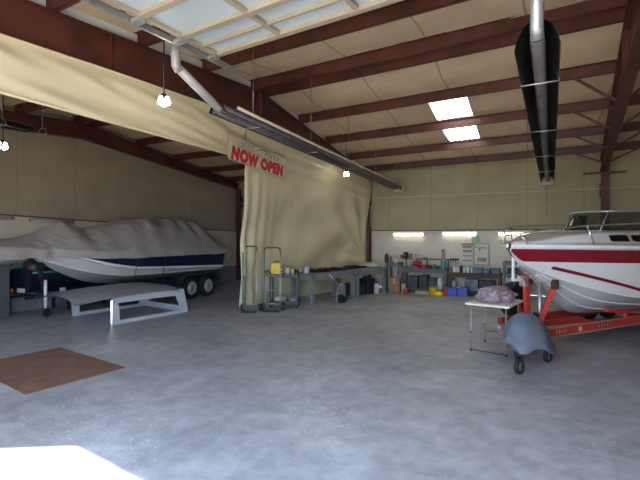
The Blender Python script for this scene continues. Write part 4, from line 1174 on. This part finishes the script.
jar('jug', M['redplastic'], M['black'], .09, .34, 'red jug on floor between the two workbenches', 'jug', place(446.2, 0, 13.86))
carton('black case on the wooden bench shelf, middle', place(472, .115, 14.4), (.40, .4, .40), 0, 'navy', 'storage_case', 'case')
carton('dark case on the wooden bench shelf, right half', place(487, .115, 14.4), (.46, .4, .36), 0, 'grime', 'storage_case', 'case')
# on rack
for u, z, w, h, mm, lab in ((508, .135, .28, .22, 'grime', 'dark box on lowest rack shelf, left'), (520, .135, .34, .24, 'carton', 'brown box on lowest rack shelf, right'), (509, .465, .26, .18, 'white_plastic', 'white box on second rack shelf, left'), (521, .465, .30, .18, 'bench_grey', 'grey box on second rack shelf, right'), (513, .735, .30, .16, 'grime', 'dark box on third rack shelf'), (511, 1.065, .34, .05, 'canvas_blue', 'flat blue grey box on top rack shelf')):
    carton(lab, place(u, z, 14.35), (w, .36, h), 0, mm, 'parts_box', 'box', 'boxes on the metal rack')

# ------------------------------------------------------------------ on the wall
Yw = YB-.012
def wall_panel(name, label, cat, u0, v0, u1, v1, m, frame=None, t=.02):
    a, b = PY(u0, v0, Yw), PY(u1, v1, Yw)
    o = thing(name, label, cat, ((a.x+b.x)/2, Yw+.01, b.z))
    w, h = b.x-a.x, a.z-b.z
    MB().box((0, -t/2, h/2), (w, t, h)).build('sheet', m, o)
    if frame:
        fm = MB()
        for s in (-1, 1): fm.bar((s*w/2, -t/2-.006, 0), (s*w/2, -t/2-.006, h), .025, .035, (1, 0, 0))
        fm.bar((-w/2, -t/2-.006, 0), (w/2, -t/2-.006, 0), .035, .025).bar((-w/2, -t/2-.006, h), (w/2, -t/2-.006, h), .035, .025).build('frame', frame, o)
    return o, w, h
o, w, h = wall_panel('notice_board', 'framed white notice board with green picture on back wall', 'notice board', 474, 243.5, 489, 265, M['paper'], M['wood_pale'])
MB().box((.02, -.023, h*.24), (w*.62, .004, h*.18)).build('picture', M['paper_green'], o)
MB().box((.03, -.023, h*.80), (w*.5, .004, h*.05)).box((-w*.12, -.023, h*.72), (.05, .004, h*.14)).box((-w*.34, -.023, h*.82), (.06, .004, h*.05)).build('print', M['grey_ink'], o)
o, w, h = wall_panel('wall_chart', 'tall white card chart with printed rows beside notice board', 'chart', 462, 244, 472.5, 266, M['paper'], None)
for k, zz in enumerate((.88, .68, .46, .24)):
    MB().box((0, -.022, h*zz), (w*.86, .004, h*(.10 if k in (0, 1) else .06))).build('printed_row', M['grey_ink'] if k != 2 else M['wood_pale'], o)
MB().box((0, -.02, h), (w*1.15, .05, .03)).build('header_rail', M['wood'], o)
ck = thing('wall_clock', 'round pale green wall clock above notice board', 'clock', PY(475.7, 239.5, Yw))
MB().lathe([(0, -.0), (.135, 0), (.14, .02), (.13, .035), (0, .035)], n=28, axis=(0, -1, 0)).build('dial', M['clock_green'], ck)
MB().tube([(.135*math.cos(a), -.035, .135*math.sin(a)) for a in [2*PI*k/28 for k in range(28)]], .010, 6, closed=True).build('rim', M['white_plastic'], ck)
o, w, h = wall_panel('wall_strip', 'narrow olive yellow strip hanging on wall between the tube lights', 'strip', 441.3, 249, 445.2, 259.5, M['wood_pale'])
MB().box((0, -.022, h*.85), (w*.4, .006, .04)).build('clip', M['dark_metal'], o)
o, w, h = wall_panel('tool_rail', 'short dark tool rail on wall above wooden bench', 'rail', 450, 258.5, 459, 260.5, M['grime'], None, .05)
for k in range(4): MB().bar((lerp(-w*.4, w*.4, k/3), -.06, -.10), (lerp(-w*.4, w*.4, k/3), -.04, .0), .015).build('hook', M['dark_metal'], o)
o, w, h = wall_panel('outlet_plate', 'small grey outlet plate on wall by first tube light', 'outlet', 433.2, 232.2, 435.2, 234.6, M['tube_off'])

# ------------------------------------------------------------------ camera, light, world
cam = bpy.data.cameras.new('camera'); co = bpy.data.objects.new('camera', cam); C.objects.link(co)
cam.sensor_width = 36; cam.lens = 420/640*36; cam.shift_y = -4/640; cam.clip_start = .02
co.location = (0, 0, H); co.rotation_euler = (PI/2, 0, math.atan2(SA, CA))
SC.camera = co
sun = bpy.data.lights.new('sun', 'SUN'); so = bpy.data.objects.new('sun', sun); C.objects.link(so)
sun.energy = 18.0; sun.angle = .009; sun.color = (1, .93, .82)
dirv = Vector((.856*math.cos(math.radians(26.4)), .517*math.cos(math.radians(26.4)), -math.sin(math.radians(26.4))))
so.rotation_euler = dirv.to_track_quat('-Z', 'Y').to_euler()
for (x0, x1) in (D1, SUN_GAP):
    pl = bpy.data.lights.new('portal', 'AREA'); pl.shape = 'RECTANGLE'; pl.size = x1-x0; pl.size_y = HD
    pl.cycles.is_portal = True
    po = bpy.data.objects.new('portal', pl); C.objects.link(po)
    po.location = ((x0+x1)/2, YF-.1, HD/2); po.rotation_euler = Vector((0, 1, 0)).to_track_quat('-Z', 'Z').to_euler()
w = bpy.data.worlds.new('sky'); SC.world = w; w.use_nodes = True
nt = w.node_tree; bg = nt.nodes['Background']
bg.inputs['Color'].default_value = (.60, .75, 1.0, 1); bg.inputs['Strength'].default_value = 6.0
vs = SC.view_settings
vs.view_transform = 'Standard'; vs.look = 'None'; vs.gamma = 1; vs.use_curve_mapping = False; vs.exposure = 1.15
try:
    SC.cycles.use_denoising = True; SC.cycles.max_bounces = 10; SC.cycles.diffuse_bounces = 6; SC.cycles.sample_clamp_indirect = 8
except Exception: pass
